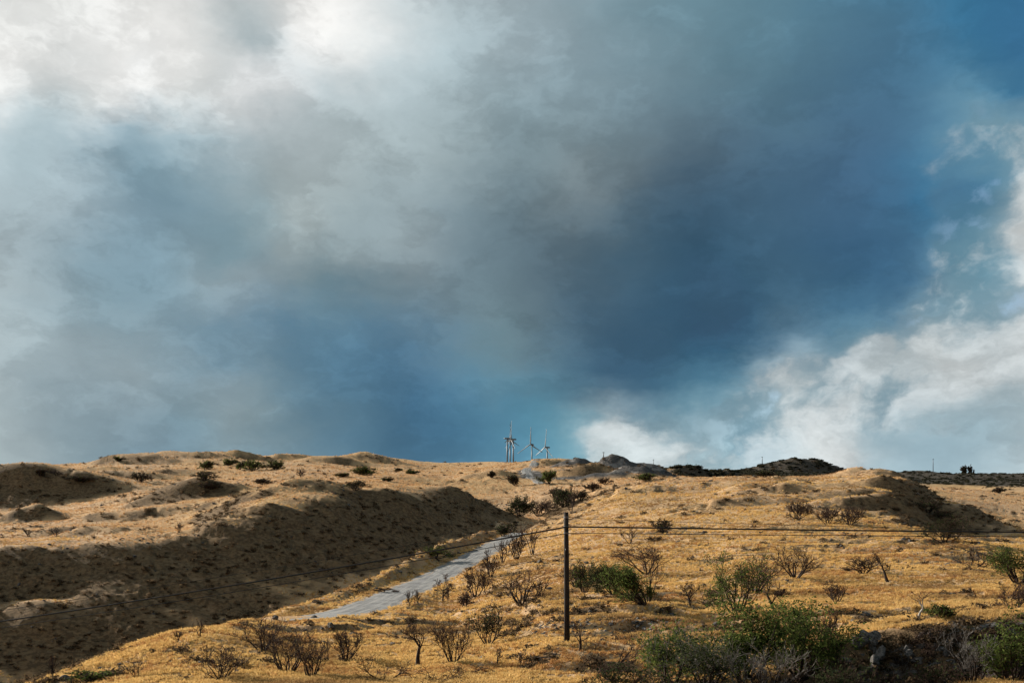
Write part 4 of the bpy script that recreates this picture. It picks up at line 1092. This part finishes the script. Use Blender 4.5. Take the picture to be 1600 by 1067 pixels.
# tangle of dead brush hanging over the bank
def tangle(seed, mat, n=70):
    r = random.Random(seed); sg = []
    for i in range(n):
        a_, e_ = r.uniform(0, 6.28), r.uniform(-.1, 1.3); p = Vector((r.gauss(0, .3), r.gauss(0, .3), r.uniform(0, .3)))
        d = Vector((math.cos(a_) * math.cos(e_), math.sin(a_) * math.cos(e_), math.sin(e_))); w = r.uniform(.012, .022)
        for j in range(3):
            d = (d + Vector((r.gauss(0, .35), r.gauss(0, .35), r.gauss(0, .3)))).normalized(); q = p + d * r.uniform(.12, .28)
            sg.append((p, q, w, w * .8, 2)); p = q
    return seg_mesh('tangle', sg, 3, mat, .008)
n = 2000
px_ = np.r_[RNG.uniform(1185, 1720, 1500), RNG.uniform(990, 1330, 500)]; Yb = np.r_[RNG.uniform(60.5, 67.6, 1500), RNG.uniform(50, 62, 500)]; Xb = (px_ - 800) / F * Yb; Zb = polar_sample(GZ, Xb, Yb); stb = polar_sample(SL, Xb, Yb)
kp = ((stb > .55) & (RNG.uniform(0, 1, n) < .38) & (Yb < 66.5)) | ((RNG.uniform(0, 1, n) < .3) & (Yb < 64.5)) | (np.arange(n) >= 1500); Xb, Yb, Zb = Xb[kp], Yb[kp], Zb[kp]; n = len(Xb)
sz = RNG.uniform(.35, .9, n)
scatter('bank_brush', np.stack([Xb, Yb, Zb - .1], 1), np.stack([RNG.uniform(.0, .9, n), RNG.normal(0, .3, n), RNG.uniform(-.8, .8, n)], 1), np.stack([sz, sz, sz], 1), RNG.integers(0, 7, n),
        [cloud_of_leaves(400 + k, 130, M_SCRUB, .10) for k in range(2)] + [cloud_of_leaves(410, 150, M_LEAFD, .08)] + [tangle(420 + k, M_TWIG, 90) for k in range(3)] + [tangle(430, M_GREYTWIG, 60)],
        'dark tangled dead brush hanging over the lower right bank', 'brush')

# ------------------------------------------------------------------ utility pole and wires
def wood_mat():
    m, t, out = material('pole_wood')
    tc_ = t.n.new('ShaderNodeTexCoord')
    v = t.vmath('MULTIPLY', tc_.outputs['Object'], (9, 9, .5))
    n = t.noise(v, 2.2, 6, .65)
    c = t.mix(t.mapr(n.outputs[0], .35, .65), (.012, .009, .007, 1), (.040, .029, .022, 1))
    b = t.n.new('ShaderNodeBump'); b.inputs['Strength'].default_value = .5; b.inputs['Distance'].default_value = .02; t.l.new(n.outputs[0], b.inputs['Height'])
    principled(t, out, c, .85, .2, b.outputs[0]); return m
def plain(name, col, rough=.6, spec=.4, metal=0.0):
    m, t, out = material(name)
    tc_ = t.n.new('ShaderNodeTexCoord'); n = t.noise(tc_.outputs['Object'], 2.0, 4, .6)
    c = t.mix(t.mapr(n.outputs[0], .35, .65), tuple(x * .85 for x in col[:3]) + (1,), col)
    principled(t, out, c, rough, spec, None, metal); return m
M_POLE = wood_mat(); M_WIRE = plain('black_cable', (.012, .012, .012, 1)); M_STEEL = plain('grey_steel', (.25, .25, .25, 1), .5, .5, .6); M_PORC = plain('brown_porcelain', (.09, .04, .025, 1), .3)
pb = ground(886, 1003); PY = pb.y; ptop = (HY - 800) / F * PY
pole = bpy.data.objects.new('utility_pole', None); COL.objects.link(pole); pole.location = pb
tag(pole, 'dark wooden utility pole standing on the golden slope', 'pole')
hh = ptop - pb.z
lx = (884.5 - 886) / F * PY
MB().tube([(0, 0, -.6), (lx * .3, 0, hh * .3), (lx * .7, 0, hh * .7), (lx, 0, hh)], [.225, .21, .19, .17], 12).build('shaft', M_POLE, pole, True)
def wz(row): return (HY - row) / F * PY - pb.z
for row, rad in ((808, .05), (823, .07), (833, .05)):
    z_ = wz(row)
    MB().tube([(lx, 0, z_ - .06), (lx, 0, z_ + .06)], [.20, .20], 12).build('band', M_STEEL, pole)
    MB().tube([(lx, -.17, z_), (lx, -.25, z_), (lx, -.28, z_)], [.03, .05, .04], 8).build('insulator', M_PORC, pole, True)
def wire(rows_left, rows_right, rad, label):
    pts = []
    for q in np.linspace(1250, 0, 40): pts.append((884 - q, rows_left[0] + rows_left[1] * q + rows_left[2] * q * q))
    for q in np.linspace(0, 1000, 30)[1:]: pts.append((884 + q, rows_right[0] + rows_right[1] * q + rows_right[2] * q * q))
    P = [Vector(((a - 800) / F * (PY - .25), PY - .25, (HY - b) / F * (PY - .25))) for a, b in pts]
    o = MB().tube(P, [rad] * len(P), 6).build('cable', M_WIRE, None, True)
    return tag(o, label, 'cable', 'cables on the utility pole')
wire((823, .187, -2.26e-5), (822.5, .0155, -5e-6), .064, 'thickest black cable, the middle one running past the pole')
wire((833, .190, -2.6e-5), (832.5, .010, -3e-6), .03, 'thin black cable, the lowest one on the pole')
wire((807, .187, -2.4e-5), (810, .030, -6e-6), .016, 'finest wire, the highest one near the pole top')

# ------------------------------------------------------------------ wind turbines
M_TURB = plain('turbine_white', (.11, .12, .125, 1), .5)
def turbine(px, hub_row, Y, yaw, roll, R, label):
    X = (px - 800) / F * Y; zh = (HY - hub_row) / F * Y; z0 = g_z(X, Y)
    root = bpy.data.objects.new('wind_turbine', None); COL.objects.link(root); root.location = (X, Y, z0); root.rotation_euler = (0, 0, yaw)
    tag(root, label, 'wind turbine', 'wind turbines on the ridge')
    H = zh - z0
    MB().tube([(0, 0, -1), (0, 0, H * .5), (0, 0, H - 1.2)], [1.5, 1.3, 1.0], 14).build('tower', M_TURB, root, True)
    nb = MB(); nb.tube([(0, -4.2, H + .2), (0, -3, H + .2), (0, 4.5, H + .3), (0, 6.2, H + .4)], [1.0, 1.5, 1.5, 1.0], 10); nb.build('nacelle', M_TURB, root, True)
    MB().tube([(0, -6.3, H), (0, -5.6, H), (0, -4.2, H)], [.5, 1.4, 1.5], 10).build('hub', M_TURB, root, True)
    for k in range(3):
        a = roll + k * 2 * math.pi / 3
        st = [(1.0, .9, .9), (3.5, 1.0, .8), (7.5, 1.25, .4), (R * .45, .95, .3), (R * .75, .65, .2), (R * .95, .62, .14), (R, .25, .08)]
        v = []; f = []
        for i, (rd, ch, th) in enumerate(st):
            tw = .25 * (1 - rd / R)
            for q in range(6):
                t_ = q * math.pi / 3
                cx, cy = ch * math.cos(t_) + ch * .25, th * math.sin(t_)
                u, w_ = cx * math.cos(tw) - cy * math.sin(tw), cx * math.sin(tw) + cy * math.cos(tw)
                v.append((math.sin(a) * rd + math.cos(a) * u, -5.2 + w_, H + math.cos(a) * rd - math.sin(a) * u))
            if i:
                for q in range(6):
                    q2 = (q + 1) % 6; f.append(((i - 1) * 6 + q, (i - 1) * 6 + q2, i * 6 + q2, i * 6 + q))
        f.append(tuple(range((len(st) - 1) * 6, len(st) * 6)))
        b = MB(); b.v = v; b.f = f; b.build('blade', M_TURB, root, True)
D2 = math.radians
turbine(792.5, 685, 2080, D2(72), D2(8), 33, 'pale wind turbine at the left of the tight group of three')
turbine(797, 689, 2420, D2(65), D2(-20), 38, 'middle tower of the tight group of three turbines')
turbine(802, 686.5, 2140, D2(-72), D2(9), 36, 'right turbine of the tight group of three, with dark upright blade')
turbine(831, 694.5, 2160, D2(-35), D2(2), 34, 'wind turbine standing alone in the middle of the turbine row')
turbine(855, 699, 2160, D2(-58), D2(9), 36, 'rightmost wind turbine, next to the grey mounds')

# ------------------------------------------------------------------ masts on the far ridge
M_MAST = plain('mast_steel', (.10, .10, .11, 1), .5, .4, .3)
def mast(px, row, Y, rad, label):
    X = (px - 800) / F * Y; z0 = g_z(X, Y); zt = (HY - row) / F * Y
    root = bpy.data.objects.new('mast', None); COL.objects.link(root); root.location = (X, Y, z0)
    tag(root, label, 'mast'); h = max(zt - z0, 3)
    MB().tube([(0, 0, -1), (0, 0, h * .6), (0, 0, h)], [rad, rad * .8, rad * .5], 8).build('pole', M_MAST, root, True)
    MB().tube([(-rad * 2.4, 0, h * .93), (rad * 2.4, 0, h * .93)], [rad * .4, rad * .4], 6).build('crossarm', M_MAST, root)
mast(1191, 713, 1250, .45, 'tall thin mast on the ridge left of the dark domed hill')
mast(1458, 716, 1480, .5, 'tall thin mast on the dark ridge at right')
mast(943, 706, 705, .35, 'short post on top of the highest grey mound')
mast(1006, 722, 900, .3, 'lower one of two short poles right of the grey mounds')
mast(1021, 717, 900, .3, 'taller one of two short poles right of the grey mounds')
for (a, w, lab) in ((1506, 9, 'left one of the two trees on the far right skyline'), (1516, 8, 'right one of the two trees on the far right skyline')):
    plant(a, 740, 11, w, 'round', lab, 'ridge_tree', 'tree', leaf=GD, dens=1.3, at=1480)
